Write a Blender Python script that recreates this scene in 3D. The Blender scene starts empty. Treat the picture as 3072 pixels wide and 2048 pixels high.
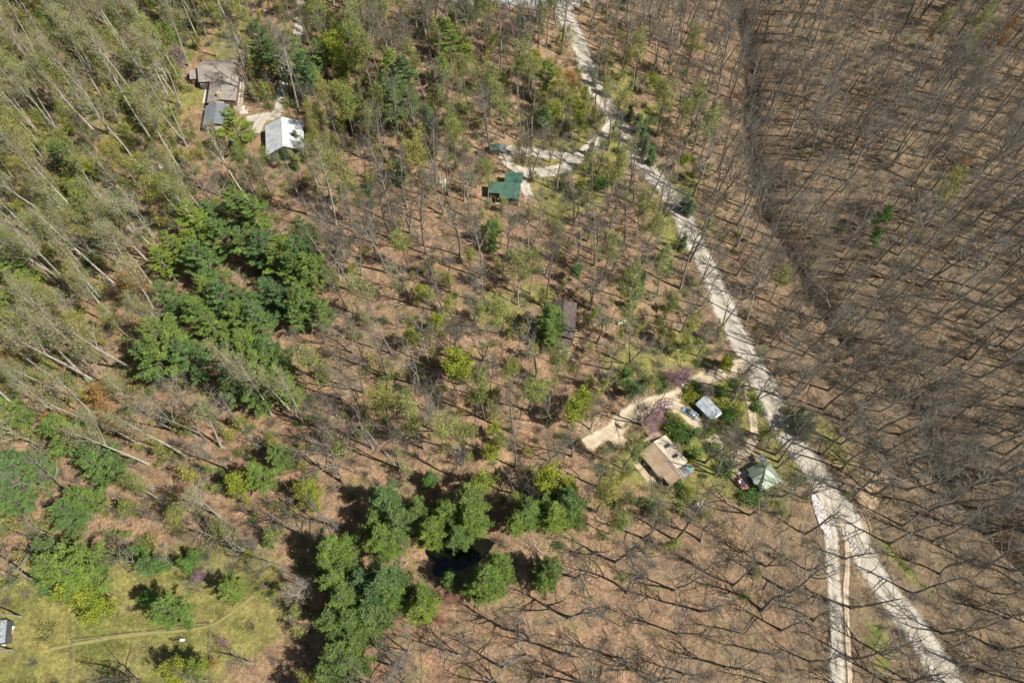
import bpy, bmesh, math, random
import numpy as np
from mathutils import Vector, Matrix
R = math.radians
scene = bpy.context.scene
COL = scene.collection
# ------------------------------------------------------------ camera, sky, sun, exposure
TILT = R(28.4); CAM_H = 170.0; FPX = 2048.0
cam_d = bpy.data.cameras.new('camera'); cam_d.lens = 24; cam_d.sensor_width = 36
cam_d.clip_start = 1; cam_d.clip_end = 6000
cam = bpy.data.objects.new('camera', cam_d); COL.objects.link(cam)
cam.location = (0, 0, CAM_H); cam.rotation_euler = (TILT, 0, 0); scene.camera = cam
SUN_EL = R(50); SUN_DIR = Vector((math.cos(SUN_EL)*.93, -math.cos(SUN_EL)*.367, math.sin(SUN_EL))).normalized()
world = bpy.data.worlds.new('World'); scene.world = world; world.use_nodes = True
wn = world.node_tree; bg = wn.nodes['Background']
sky = wn.nodes.new('ShaderNodeTexSky'); sky.sky_type = 'NISHITA'; sky.sun_disc = False
sky.sun_elevation = SUN_EL; sky.sun_rotation = math.atan2(SUN_DIR.x, SUN_DIR.y)
wn.links.new(sky.outputs[0], bg.inputs[0]); bg.inputs[1].default_value = 0.05
sun_d = bpy.data.lights.new('sun', 'SUN'); sun_d.energy = 5.0; sun_d.angle = R(.53); sun_d.color = (1, .955, .88)
sun = bpy.data.objects.new('sun', sun_d); COL.objects.link(sun)
sun.rotation_euler = (-SUN_DIR).to_track_quat('-Z', 'Y').to_euler(); sun.location = (60, -20, 150)
scene.view_settings.view_transform = 'Standard'; scene.view_settings.look = 'None'
scene.view_settings.exposure = 0.38; scene.view_settings.gamma = 1
scene.cycles.max_bounces = 5; scene.cycles.diffuse_bounces = 2; scene.cycles.glossy_bounces = 2
scene.cycles.transparent_max_bounces = 6

rng = np.random.default_rng(7); rnd = random.Random(11)

# ------------------------------------------------------------ photo pixel (3072x2048) <-> world
cT, sT = math.cos(TILT), math.sin(TILT)
def flat(u, v, z=0.0):
    x = (u-1536)/FPX; y = -(v-1024)/FPX
    dz = y*sT-cT; t = (z-CAM_H)/dz
    return x*t, (y*cT+sT)*t
def proj(x, y, z):
    zz = z-CAM_H
    dep = y*sT - zz*cT; up = y*cT + zz*sT
    return 1536+FPX*x/dep, 1024-FPX*up/dep

RAV = np.array([flat(*p) for p in [(2268,180),(2256,330),(2262,430),(2300,600),(2385,740),(2462,880),(2500,950),(2570,1040),
      (2690,1130),(2800,1230),(2840,1400),(2900,1500),(3000,1600),(3120,1720)]])
RAV = np.vstack([[RAV[0][0], 900], RAV, [RAV[-1][0]+60, -400]])
def poly_dist(x, y, pts):
    """distance, signed side and 0..1 station of points to a polyline"""
    best = np.full(np.shape(x), 1e9); side = np.ones(np.shape(x)); st = np.zeros(np.shape(x))
    n = len(pts)-1
    for i in range(n):
        ax, ay = pts[i]; bx, by = pts[i+1]; dx, dy = bx-ax, by-ay
        L2 = dx*dx+dy*dy
        t = np.clip(((x-ax)*dx+(y-ay)*dy)/L2, 0, 1)
        ex, ey = x-(ax+t*dx), y-(ay+t*dy)
        d = np.hypot(ex, ey); m = d < best
        best = np.where(m, d, best); side = np.where(m, np.sign(ex*dy-ey*dx), side); st = np.where(m, (i+t)/n, st)
    return best, -side, st
def sm(t): t = np.clip(t, 0, 1); return t*t*(3-2*t)
def blobw(x, y, u, v, r, ry=None, ang=0):
    cx, cy = flat(u, v); dx, dy = x-cx, y-cy; ca, sa = math.cos(ang), math.sin(ang)
    a, b = dx*ca+dy*sa, -dx*sa+dy*ca
    return np.exp(-((a/r)**2+(b/(ry or r))**2)**1.5)
def pond_w(x, y): return np.maximum(blobw(x, y, 1385, 1690, 8.5, 4.2, .3), blobw(x, y, 1440, 1650, 5, 3, 0))
def hz(x, y):
    x = np.asarray(x, float); y = np.asarray(y, float)
    z = .9*np.sin(x*.043+1.1)*np.cos(y*.037-.4)+.45*np.sin(x*.11+y*.06)+.25*np.sin(y*.19-x*.05+2)
    d, s, st = poly_dist(x, y, RAV)
    right = s < 0
    prof = np.where(right, -6.5+5.8*sm(d/4.2)+np.minimum(d, 110)*.16, -6.5*np.exp(-d/7.5))
    amp = np.where(right, np.where(d < 9, 1, 1), 1)
    fade = sm((290-y)/60.)
    return z*.6 + prof*amp*fade - 1.6*np.clip(pond_w(x, y)*1.4, 0, 1)
def W(u, v, h=0.0):
    z = 0.0
    for _ in range(6):
        x, y = flat(u, v, z+h); z = float(hz(x, y))
    return Vector((x, y, z+h))

# ------------------------------------------------------------ materials
def mat(name, base, rough=.85, var=0.0, base2=None, scale=3.0, metal=0.0, detail=4, bump=0.0, objrand=None, trans=0.0, stretch=None, spec=None):
    m = bpy.data.materials.new(name); m.use_nodes = True; t = m.node_tree; N = t.nodes; L = t.links
    b = N['Principled BSDF']; b.inputs['Roughness'].default_value = rough; b.inputs['Metallic'].default_value = metal
    if spec is not None: b.inputs['Specular IOR Level'].default_value = spec
    col = None
    c1 = (*base, 1)
    if base2 is not None:
        tc = N.new('ShaderNodeTexCoord'); mp = N.new('ShaderNodeMapping'); L.new(tc.outputs['Object'], mp.inputs[0])
        if stretch: mp.inputs['Scale'].default_value = stretch
        nz = N.new('ShaderNodeTexNoise'); nz.inputs['Scale'].default_value = scale; nz.inputs['Detail'].default_value = detail
        L.new(mp.outputs[0], nz.inputs['Vector'])
        rp = N.new('ShaderNodeValToRGB'); rp.color_ramp.elements[0].position = .35; rp.color_ramp.elements[1].position = .65
        rp.color_ramp.elements[0].color = c1; rp.color_ramp.elements[1].color = (*base2, 1)
        L.new(nz.outputs[0], rp.inputs[0]); col = rp.outputs[0]
        if bump:
            bp = N.new('ShaderNodeBump'); bp.inputs['Strength'].default_value = bump; bp.inputs['Distance'].default_value = .1
            L.new(nz.outputs[0], bp.inputs['Height']); L.new(bp.outputs[0], b.inputs['Normal'])
    if objrand is not None:
        oi = N.new('ShaderNodeObjectInfo'); rr = N.new('ShaderNodeValToRGB'); cr = rr.color_ramp
        cols = [base]+objrand
        cr.elements[0].color = (*cols[0], 1); cr.elements[1].color = (*cols[-1], 1)
        for i, c in enumerate(cols[1:-1]):
            e = cr.elements.new((i+1)/(len(cols)-1)); e.color = (*c, 1)
        L.new(oi.outputs['Random'], rr.inputs[0])
        col = rr.outputs[0]
        if var:
            g = N.new('ShaderNodeNewGeometry'); wn_ = N.new('ShaderNodeTexNoise'); wn_.inputs['Scale'].default_value = scale; wn_.inputs['Detail'].default_value = 3
            L.new(g.outputs['Position'], wn_.inputs['Vector'])
            mr = N.new('ShaderNodeMapRange'); mr.inputs[1].default_value = .3; mr.inputs[2].default_value = .7
            mr.inputs[3].default_value = 1-var; mr.inputs[4].default_value = 1+var; L.new(wn_.outputs[0], mr.inputs[0])
            mx = N.new('ShaderNodeVectorMath'); mx.operation = 'SCALE'; L.new(col, mx.inputs[0]); L.new(mr.outputs[0], mx.inputs['Scale']); col = mx.outputs[0]
    if col is None: b.inputs['Base Color'].default_value = c1
    else: L.new(col, b.inputs['Base Color'])
    if trans:
        tr = N.new('ShaderNodeBsdfTranslucent'); ad = N.new('ShaderNodeMixShader'); ad.inputs[0].default_value = trans
        if col is None: tr.inputs[0].default_value = c1
        else: L.new(col, tr.inputs[0])
        L.new(b.outputs[0], ad.inputs[1]); L.new(tr.outputs[0], ad.inputs[2]); L.new(ad.outputs[0], N['Material Output'].inputs[0])
    return m
M = {}
M['bark'] = mat('bark', (.17,.145,.12), .9, .3, scale=1.5, objrand=[(.27,.235,.19),(.22,.19,.16),(.38,.35,.29),(.2,.17,.145)])
M['palebark'] = mat('pale_bark', (.34,.31,.25), .9, .25, scale=1.2, objrand=[(.45,.42,.34),(.38,.35,.28),(.52,.49,.42)])
M['twig'] = mat('twig', (.13,.115,.09), .9, .2, scale=.8, objrand=[(.2,.18,.145),(.14,.12,.1),(.28,.26,.21),(.16,.14,.11)])
M['paletwig'] = mat('pale_twig', (.3,.27,.2), .9, .2, scale=.8, objrand=[(.38,.34,.25),(.33,.28,.22),(.42,.39,.31)])
M['olive'] = mat('olive_leaf', (.32,.34,.085), .8, .35, scale=.6, objrand=[(.38,.38,.12),(.26,.31,.075),(.42,.38,.08),(.28,.35,.07),(.38,.37,.15)], trans=.35)
M['lime'] = mat('lime_leaf', (.3,.36,.035), .8, .3, scale=.6, objrand=[(.36,.38,.04),(.26,.34,.05)], trans=.3)
M['green'] = mat('fresh_leaf', (.13,.25,.05), .8, .35, scale=.6, objrand=[(.17,.3,.06),(.1,.2,.05)], trans=.3)
M['orange'] = mat('orange_bud', (.42,.2,.04), .8, .3, scale=.6, objrand=[(.38,.2,.06),(.42,.24,.06)], trans=.2)
M['red'] = mat('red_bud', (.36,.12,.07), .8, .3, scale=.6, objrand=[(.32,.14,.1)], trans=.2)
M['pink'] = mat('redbud_blossom', (.42,.24,.36), .8, .3, scale=.6, objrand=[(.36,.17,.3),(.46,.26,.38)], trans=.2)
M['needle'] = mat('pine_needle', (.115,.19,.04), .75, .4, scale=.45, objrand=[(.16,.24,.035),(.09,.17,.055),(.2,.27,.03),(.13,.195,.05)], trans=.12)
M['cedar'] = mat('cedar_needle', (.09,.17,.05), .8, .35, scale=.6, objrand=[(.12,.2,.07)], trans=.12)
M['deadneedle'] = mat('dead_needle', (.2,.09,.045), .85)
M['water'] = mat('pond_water', (.006,.008,.005), .05, base2=(.014,.014,.007), scale=.12)
M['asphalt'] = mat('asphalt', (.3,.3,.29), .9, base2=(.38,.375,.36), scale=.4)
def rgb(n): return n
# ground: leaf litter / grass / dirt / painted ravine shade mixed by attribute of the ground itself
def ground_mat():
    m = bpy.data.materials.new('leaf_litter_ground'); m.use_nodes = True; t = m.node_tree; N = t.nodes; L = t.links
    b = N['Principled BSDF']; b.inputs['Roughness'].default_value = .95; b.inputs['Specular IOR Level'].default_value = .1
    g = N.new('ShaderNodeNewGeometry')
    def noise(s, d=5, r=.6):
        n = N.new('ShaderNodeTexNoise'); n.inputs['Scale'].default_value = s; n.inputs['Detail'].default_value = d; n.inputs['Roughness'].default_value = r
        L.new(g.outputs['Position'], n.inputs['Vector']); return n.outputs[0]
    def ramp(src, stops):
        r = N.new('ShaderNodeValToRGB'); r.color_ramp.elements[0].position = stops[0][0]; r.color_ramp.elements[0].color = (*stops[0][1], 1)
        r.color_ramp.elements[1].position = stops[-1][0]; r.color_ramp.elements[1].color = (*stops[-1][1], 1)
        for p, c in stops[1:-1]: e = r.color_ramp.elements.new(p); e.color = (*c, 1)
        L.new(src, r.inputs[0]); return r.outputs[0]
    def mix(f, a, c, ty='MIX'):
        x = N.new('ShaderNodeMix'); x.data_type = 'RGBA'; x.blend_type = ty
        if isinstance(f, float): x.inputs[0].default_value = f
        else: L.new(f, x.inputs[0])
        L.new(a, x.inputs[6]); L.new(c, x.inputs[7]); return x.outputs[2]
    def math_(op, a, c):
        x = N.new('ShaderNodeMath'); x.operation = op; x.use_clamp = True
        for i, q in enumerate((a, c)):
            if isinstance(q, (float, int)): x.inputs[i].default_value = q
            else: L.new(q, x.inputs[i])
        return x.outputs[0]
    fine = noise(3.4, 7, .85); mid = noise(.42, 5, .65); big = noise(.035, 3)
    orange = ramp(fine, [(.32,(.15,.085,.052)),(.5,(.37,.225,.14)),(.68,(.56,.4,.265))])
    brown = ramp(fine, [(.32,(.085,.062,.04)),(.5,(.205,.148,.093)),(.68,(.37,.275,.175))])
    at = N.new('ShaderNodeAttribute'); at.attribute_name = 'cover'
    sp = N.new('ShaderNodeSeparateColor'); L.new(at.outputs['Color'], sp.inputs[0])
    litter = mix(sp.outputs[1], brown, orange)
    soil = ramp(fine, [(.3,(.10,.07,.045)),(.7,(.24,.165,.1))])
    litter = mix(math_('MULTIPLY', ramp(mid, [(.5,(0,0,0)),(.72,(1,1,1))]), .55), litter, soil)
    pale = ramp(fine, [(.35,(.3,.22,.12)),(.65,(.42,.33,.2))])
    litter = mix(math_('MULTIPLY', ramp(big, [(.45,(0,0,0)),(.7,(1,1,1))]), .35), litter, pale)
    grey = ramp(fine, [(.3,(.1,.075,.055)),(.5,(.19,.15,.105)),(.7,(.3,.25,.18))])
    inv = N.new('ShaderNodeMath'); inv.operation = 'MULTIPLY_ADD'; L.new(sp.outputs[1], inv.inputs[0]); inv.inputs[1].default_value = -.5; inv.inputs[2].default_value = .8
    litter = mix(math_('MULTIPLY', ramp(noise(.13, 5, .7), [(.45,(0,0,0)),(.62,(1,1,1))]), inv.outputs[0]), litter, grey)
    moss = ramp(fine, [(.3,(.1,.1,.035)),(.5,(.2,.19,.07)),(.7,(.32,.29,.14))])
    litter = mix(math_('MULTIPLY', ramp(noise(.23, 6, .75), [(.5,(0,0,0)),(.64,(1,1,1))]), math_('MULTIPLY', sp.outputs[1], .7)), litter, moss)
    vo = N.new('ShaderNodeTexVoronoi'); vo.inputs['Scale'].default_value = 1.7; vo.feature = 'F1'; L.new(g.outputs['Position'], vo.inputs['Vector'])
    speck = ramp(vo.outputs['Distance'], [(.06,(1,1,1)),(.16,(0,0,0))])
    lite = ramp(fine, [(.3,(.5,.42,.3)),(.7,(.62,.54,.42))])
    litter = mix(math_('MULTIPLY', speck, .35), litter, lite)
    grass = ramp(fine, [(.3,(.12,.14,.03)),(.5,(.25,.265,.06)),(.7,(.42,.37,.14))])
    lush = ramp(fine, [(.3,(.06,.11,.012)),(.55,(.14,.2,.025)),(.72,(.26,.28,.06))])
    grass = mix(ramp(noise(.11, 4), [(.46,(0,0,0)),(.66,(1,1,1))]), grass, lush)
    gm = math_('MULTIPLY', math_('SUBTRACT', math_('ADD', math_('MULTIPLY', sp.outputs[0], 1.75), mid), .74), 2.6)
    col = mix(gm, litter, grass)
    dirt = ramp(fine, [(.3,(.38,.27,.16)),(.7,(.56,.43,.29))])
    dm = math_('MULTIPLY', math_('SUBTRACT', math_('ADD', math_('MULTIPLY', sp.outputs[2], 1.6), mid), .75), 3.)
    col = mix(dm, col, dirt)
    mot = ramp(noise(1.15, 7, .9), [(.34,(.42,.4,.38)),(.5,(.95,.95,.95)),(.64,(1.55,1.52,1.44))])
    col = mix(1.0, col, mot, 'MULTIPLY')
    mot2 = ramp(noise(.3, 3, .6), [(.36,(.72,.72,.74)),(.6,(1.08,1.08,1.06))]); col = mix(1.0, col, mot2, 'MULTIPLY')
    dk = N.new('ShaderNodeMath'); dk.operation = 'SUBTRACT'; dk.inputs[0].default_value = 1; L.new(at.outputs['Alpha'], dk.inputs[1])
    shade_col = ramp(fine, [(.3,(.04,.03,.022)),(.7,(.12,.085,.055))]); col = mix(dk.outputs[0], col, shade_col)  # near-black tone paints the ravine's shade into the ground colour
    L.new(col, b.inputs['Base Color'])
    bp = N.new('ShaderNodeBump'); bp.inputs['Strength'].default_value = .8; bp.inputs['Distance'].default_value = .25
    L.new(noise(3.2, 5, .8), bp.inputs['Height']); L.new(bp.outputs[0], b.inputs['Normal'])
    return m
def road_mat(name, c1, c2, c3):
    m = bpy.data.materials.new(name); m.use_nodes = True; t = m.node_tree; N = t.nodes; L = t.links
    b = N['Principled BSDF']; b.inputs['Roughness'].default_value = .95; b.inputs['Specular IOR Level'].default_value = .1
    g = N.new('ShaderNodeNewGeometry')
    def noise(s, d=5, r=.6):
        n = N.new('ShaderNodeTexNoise'); n.inputs['Scale'].default_value = s; n.inputs['Detail'].default_value = d; n.inputs['Roughness'].default_value = r
        L.new(g.outputs['Position'], n.inputs['Vector']); return n.outputs[0]
    r = N.new('ShaderNodeValToRGB'); r.color_ramp.elements[0].position = .3; r.color_ramp.elements[0].color = (*c1, 1)
    r.color_ramp.elements[1].position = .68; r.color_ramp.elements[1].color = (*c3, 1); e = r.color_ramp.elements.new(.5); e.color = (*c2, 1)
    mm = N.new('ShaderNodeMix'); mm.inputs[0].default_value = .5; L.new(noise(.5, 5), mm.inputs[2]); L.new(noise(3.5, 5, .7), mm.inputs[3])
    L.new(mm.outputs[0], r.inputs[0])
    # worn wheel tracks and a scruffier crown and edge, from the across-road coordinate of the mesh
    at = N.new('ShaderNodeAttribute'); at.attribute_name = 'across'
    tr = N.new('ShaderNodeValToRGB'); cr = tr.color_ramp
    cr.elements[0].position = 0; cr.elements[0].color = (.86,.84,.8,1); cr.elements[1].position = 1; cr.elements[1].color = (.62,.56,.45,1)
    for p, v in [(.25,.9),(.5,1.06),(.75,.95),(.88,.8)]:
        e = cr.elements.new(p); e.color = (v, v*.985, v*.95, 1)
    L.new(at.outputs['Fac'], tr.inputs[0])
    mu = N.new('ShaderNodeMix'); mu.data_type = 'RGBA'; mu.blend_type = 'MULTIPLY'; mu.inputs[0].default_value = 1
    L.new(r.outputs[0], mu.inputs[6]); L.new(tr.outputs[0], mu.inputs[7]); L.new(mu.outputs[2], b.inputs['Base Color'])
    # gravel thins out to the leaf litter below at the verge
    sub = N.new('ShaderNodeMath'); sub.operation = 'MULTIPLY_ADD'; L.new(noise(1.1, 6, .75), sub.inputs[0]); sub.inputs[1].default_value = 1.3; L.new(at.outputs['Fac'], sub.inputs[2])
    mr = N.new('ShaderNodeMapRange'); mr.inputs[1].default_value = 1.32; mr.inputs[2].default_value = 1.66; L.new(sub.outputs[0], mr.inputs[0])
    tp = N.new('ShaderNodeBsdfTransparent'); ms = N.new('ShaderNodeMixShader')
    L.new(mr.outputs[0], ms.inputs[0]); L.new(b.outputs[0], ms.inputs[1]); L.new(tp.outputs[0], ms.inputs[2]); L.new(ms.outputs[0], N['Material Output'].inputs[0])
    return m
M['ground'] = ground_mat()
M['gravel'] = road_mat('pale_gravel', (.43,.39,.32), (.5,.455,.385), (.585,.54,.465))
M['tandirt'] = road_mat('tan_dirt_track', (.38,.3,.2), (.56,.46,.33), (.7,.6,.46))
M['trail'] = road_mat('worn_trail', (.25,.23,.085), (.3,.275,.11), (.36,.33,.15))

# ------------------------------------------------------------ object helpers
def mesh_obj(name, verts, faces, m, parent=None, smooth=False, mats=None, midx=None):
    me = bpy.data.meshes.new(name)
    if isinstance(verts, np.ndarray) and isinstance(faces, np.ndarray):
        k = faces.shape[1]; nf = len(faces)
        me.vertices.add(len(verts)); me.vertices.foreach_set('co', verts.astype(np.float32).ravel())
        me.loops.add(nf*k); me.loops.foreach_set('vertex_index', faces.astype(np.int32).ravel())
        me.polygons.add(nf); me.polygons.foreach_set('loop_start', np.arange(0, nf*k, k, dtype=np.int32))
        me.polygons.foreach_set('loop_total', np.full(nf, k, dtype=np.int32))
    else: me.from_pydata([tuple(v) for v in verts], [], faces)
    for q in (mats or [m]): me.materials.append(q)
    if midx is not None: me.polygons.foreach_set('material_index', np.asarray(midx, dtype=np.int32))
    if smooth: me.polygons.foreach_set('use_smooth', np.ones(len(me.polygons), dtype=bool))
    me.update(calc_edges=True); me.validate()
    o = bpy.data.objects.new(name, me); 
    if parent != 'nolink': COL.objects.link(o)
    if parent is not None and parent != 'nolink': o.parent = parent
    return o
def tag(o, label, cat, group=None, kind=None):
    if label: o['label'] = label
    if cat: o['category'] = cat
    if group: o['group'] = group
    if kind: o['kind'] = kind
    return o
def empty(name, loc, rz, label, cat, group=None):
    o = bpy.data.objects.new(name, None); COL.objects.link(o); o.location = loc; o.rotation_euler = (0, 0, rz)
    o.empty_display_size = .5
    return tag(o, label, cat, group)
class MB:
    def __init__(s): s.v = []; s.f = []
    def poly(s, pts, faces):
        n = len(s.v); s.v += [Vector(p) for p in pts]; s.f += [[i+n for i in f] for f in faces]; return s
    def box(s, x0, x1, y0, y1, z0, z1, ch=0.0):
        P_ = [(x0,y0,z0),(x1,y0,z0),(x1,y1,z0),(x0,y1,z0),(x0,y0,z1),(x1,y0,z1),(x1,y1,z1),(x0,y1,z1)]
        return s.poly(P_, [(3,2,1,0),(4,5,6,7),(0,1,5,4),(1,2,6,5),(2,3,7,6),(3,0,4,7)])
    def bar(s, a, b, w, h=None):
        a, b = Vector(a), Vector(b); h = h or w; d = (b-a).normalized()
        sd = d.cross(Vector((0,0,1)));  sd = sd.normalized() if sd.length > .05 else Vector((1,0,0))
        up = sd.cross(d).normalized(); P_ = []
        for p in (a, b):
            for i, j in ((-1,-1),(1,-1),(1,1),(-1,1)): P_.append(p+sd*(i*w/2)+up*(j*h/2))
        return s.poly(P_, [(3,2,1,0),(4,5,6,7),(0,1,5,4),(1,2,6,5),(2,3,7,6),(3,0,4,7)])
    def cyl(s, a, b, r0, r1=None, n=12):
        a, b = Vector(a), Vector(b); r1 = r0 if r1 is None else r1; d = (b-a).normalized()
        sd = d.orthogonal().normalized(); up = d.cross(sd); P_ = []
        for p, r in ((a, r0), (b, r1)):
            for i in range(n):
                t = 2*math.pi*i/n; P_.append(p+(sd*math.cos(t)+up*math.sin(t))*r)
        F_ = [(i, (i+1) % n, n+(i+1) % n, n+i) for i in range(n)]+[tuple(range(n-1, -1, -1)), tuple(range(n, 2*n))]
        return s.poly(P_, F_)
    def slab(s, quad, th):
        q = [Vector(p) for p in quad]; n = (q[1]-q[0]).cross(q[2]-q[0]).normalized()
        k = len(q); lo = [p-n*th for p in q]
        F_ = [tuple(range(k)), tuple(range(2*k-1, k-1, -1))]+[(i, k+i, k+(i+1) % k, (i+1) % k) for i in range(k)]
        return s.poly(q+lo, F_)
    def build(s, name, m, parent=None, bevel=0, smooth=False, rot=None):
        o = mesh_obj(name, s.v, s.f, m, parent, smooth)
        if bevel:
            b = o.modifiers.new('bevel', 'BEVEL'); b.width = bevel; b.segments = 2; b.limit_method = 'ANGLE'
        return o

# ------------------------------------------------------------ roads
def px(l): return [tuple(W(u, v)[:2]) for u, v in l]
ROADS = {
 'gravel_road': (px([(1688,-30),(1690,35),(1716,87),(1747,161),(1777,244),(1821,314),(1851,361),(1886,418),(1930,492),(1982,549),(2039,631),(2071,705),
    (2135,827),(2174,927),(2222,1031),(2274,1118),(2327,1227),(2370,1315),(2431,1392),(2479,1470),(2540,1557),(2583,1649),(2631,1732),(2701,1827),(2771,1923),(2840,2036),(2905,2140)]), 6.2, 'gravel'),
 'gravel_lane': (px([(2462,1440),(2478,1510),(2490,1570),(2496,1640),(2498,1714),(2506,1801),(2509,1888),(2512,1976),(2511,2060),(2512,2150)]), 3.1, 'gravel'),
 'cabin_driveway': (px([(1862,352),(1843,370),(1808,405),(1773,440),(1742,464),(1728,482),(1690,505),(1650,515),(1610,519),(1570,516),(1538,500),(1518,478),(1508,452)]), 3.7, 'gravel'),
 'cabin_loop': (px([(1752,470),(1712,470),(1677,466),(1634,462),(1581,457),(1545,448),(1520,458)]), 3.6, 'gravel'),
 'cabin_apron': (px([(1566,505),(1572,540),(1580,575),(1590,596)]), 3.0, 'gravel'),
 'dirt_driveway': (px([(2240,1090),(2185,1110),(2120,1132),(2060,1165),(2030,1188),(1990,1205),(1940,1215),(1880,1250),(1840,1290),(1800,1312),(1755,1335)]), 4.0, 'tandirt'),
 'parking_track': (px([(1985,1207),(2030,1222),(2065,1246),(2100,1282),(2135,1312),(2170,1340)]), 3.2, 'tandirt'),
 'house_path': (px([(1815,1298),(1850,1318),(1885,1332),(1925,1345)]), 2.6, 'tandirt'),
 'hillside_track': (px([(2246,1150),(2250,1190),(2257,1240),(2262,1298),(2252,1337),(2212,1375),(2201,1413),(2222,1450)]), 2.2, 'tandirt'),
 'house_driveway': (px([(906,-40),(903,30),(890,122),(866,190),(850,244),(845,300),(828,344),(790,352),(740,361)]), 3.2, 'gravel'),
 'barn_apron': (px([(800,345),(778,372),(768,400)]), 3.4, 'gravel'),
 'junction_apron': (px([(1640,2),(1690,14),(1725,2),(1760,-16)]), 7.0, 'gravel'),
 'paved_road': (px([(1180,-40),(1300,-16),(1450,-2),(1560,4),(1650,0),(1750,-14),(1900,-60)]), 6.2, 'asphalt'),
 'meadow_trail': (px([(150,1947),(305,1917),(435,1900),(544,1891),(631,1876),(697,1836),(762,1786)]), .55, 'trail'),
 'forest_trail': (px([(736,1714),(780,1700),(827,1684),(880,1660)]), .5, 'trail'),
 'verge_track': (px([(2520,1560),(2538,1620),(2541,1700),(2537,1780),(2541,1880),(2546,1980),(2552,2090)]), 1.1, 'tandirt')}
def smooth_line(pts, step=1.0):
    p = [np.array(q) for q in pts]; p = [2*p[0]-p[1]]+p+[2*p[-1]-p[-2]]; out = []
    for i in range(1, len(p)-2):
        n = max(2, int(np.linalg.norm(p[i+1]-p[i])/step))
        for k in range(n):
            t = k/n
            out.append(.5*((2*p[i])+(-p[i-1]+p[i+1])*t+(2*p[i-1]-5*p[i]+4*p[i+1]-p[i+2])*t*t+(-p[i-1]+3*p[i]-3*p[i+1]+p[i+2])*t**3))
    out.append(p[-2]); return np.array(out)
road_lines = {}
def build_road(name, pts, width, mname, lift):
    c = smooth_line(pts); road_lines[name] = (c, width)
    tan = np.gradient(c, axis=0); tan /= np.linalg.norm(tan, axis=1)[:, None]; nrm = np.stack([-tan[:, 1], tan[:, 0]], 1)
    w = width*(1+.07*np.sin(np.arange(len(c))*.21+len(name))+.05*np.sin(np.arange(len(c))*.53))
    ov = 1.25 if mname != 'asphalt' else 1.0
    ac = np.linspace(-1, 1, 15); V = []; A = []
    for j in ac:
        p = c+nrm*(w*.5*ov*j)[:, None]
        z = hz(p[:, 0], p[:, 1])+lift-(.02 if abs(j) > .9 else 0)
        V.append(np.column_stack([p, z])); A.append(np.full(len(c), abs(j)))
    n = len(c); V = np.concatenate(V); A = np.concatenate(A); F_ = []
    for j in range(len(ac)-1):
        i = np.arange(n-1); F_.append(np.column_stack([j*n+i, j*n+i+1, (j+1)*n+i+1, (j+1)*n+i])[:, ::-1])
    o = mesh_obj(name, V, np.concatenate(F_), M[mname], smooth=True)
    at = o.data.attributes.new('across', 'FLOAT', 'POINT'); at.data.foreach_set('value', A.astype(np.float32))
    o['kind'] = 'structure'; return o
for i, (k, (p, w, mn)) in enumerate(ROADS.items()):
    build_road(k, p, w, mn, .07+.006*i)

# ------------------------------------------------------------ ground sheet (one mesh to the horizon)
def axis(a, b, step, far):
    c = list(np.arange(a, b+.1, step)); lo = []; x = a; s = step
    while x > -far: s *= 1.35; x -= s; lo.append(x)
    hi = []; x = c[-1]; s = step
    while x < far: s *= 1.35; x += s; hi.append(x)
    return np.array(lo[::-1]+c+hi)
gx = axis(-235, 235, 1.15, 2500); gy = axis(-30, 300, 1.15, 2500)
X, Y = np.meshgrid(gx, gy, indexing='xy'); Z = hz(X, Y)
GRASS = [(400,1850,17,9,1,.1),(250,1900,16,9,1,0),(600,1840,15,9,1,.3),(760,1790,9,7,.9,0),(150,1990,16,7,.9,0),(520,1990,16,7,.7,0),(330,1780,9,5,.7,0),
 (720,1880,12,8,.75,0),(560,260,9,14,.75,0),(640,165,14,4,.7,.1),(740,250,7,12,.35,0),(520,200,5,8,.5,0),(760,310,6,4,.6,0),(640,410,9,4,.6,0),
 (1670,495,9,3,.75,0),(1720,580,9,5,.9,0),(1700,640,9,6,.7,0),(1780,560,8,7,.5,0),(1690,430,14,4,.45,0),(1640,700,7,4,.3,0),(1810,500,6,5,.6,0),
 (2180,1190,9,6,.6,0),(2120,1330,8,7,.55,0),(2210,1260,6,7,.65,0),(2060,1290,6,5,.55,0),(2090,1360,6,6,.55,0),(2150,1440,8,6,.6,0),(2000,1500,10,5,.3,0),
 (2340,1400,7,7,.35,0),(2240,1500,8,4,.4,0),(1900,1450,8,5,.38,0),(1880,1140,9,7,.35,0),(2040,1090,8,6,.4,0),(1850,300,5,8,.6,-.6),(1930,400,3,10,.7,-.6),
 (1760,330,6,7,.4,0),(2030,590,5,8,.5,-.6),(2110,700,3,9,.35,-.5),(2010,720,7,9,.35,0),(2330,1320,4,9,.5,.6),(2600,1950,3,7,.3,0),(2480,1350,4,9,.28,.5),
 (1340,1640,7,3,.7,0),(1300,1650,6,3,.5,0),(1420,1620,4,2,.5,0),(130,60,14,8,.7,0),(310,60,14,6,.5,0),(80,1100,14,9,.35,0),(1500,1000,9,7,.3,0),(60,1300,9,9,.3,0),(850,470,9,3,.3,0),(2690,1700,2,9,.3,.6),(1600,950,6,4,.4,0),
 (100,560,18,14,.35,0),(250,700,18,10,.3,0),(500,450,15,12,.35,0)]
DIRT = [(790,340,7,3,.8,0),(740,335,4,3,.8,0),(2190,1340,5,2,.4,0),(2205,1400,3,4,.7,0),(2560,1650,3,9,.6,-.2),(2600,1480,3,7,.5,-.6),(1765,1330,5,3,.4,0),
 (850,480,4,2,.3,0),(2550,1560,3,4,.5,0),(1712,600,2,2,.6,0),(30,15,12,2,.7,0),(620,330,5,3,.2,0),(1500,500,10,3,.25,0)]
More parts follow.
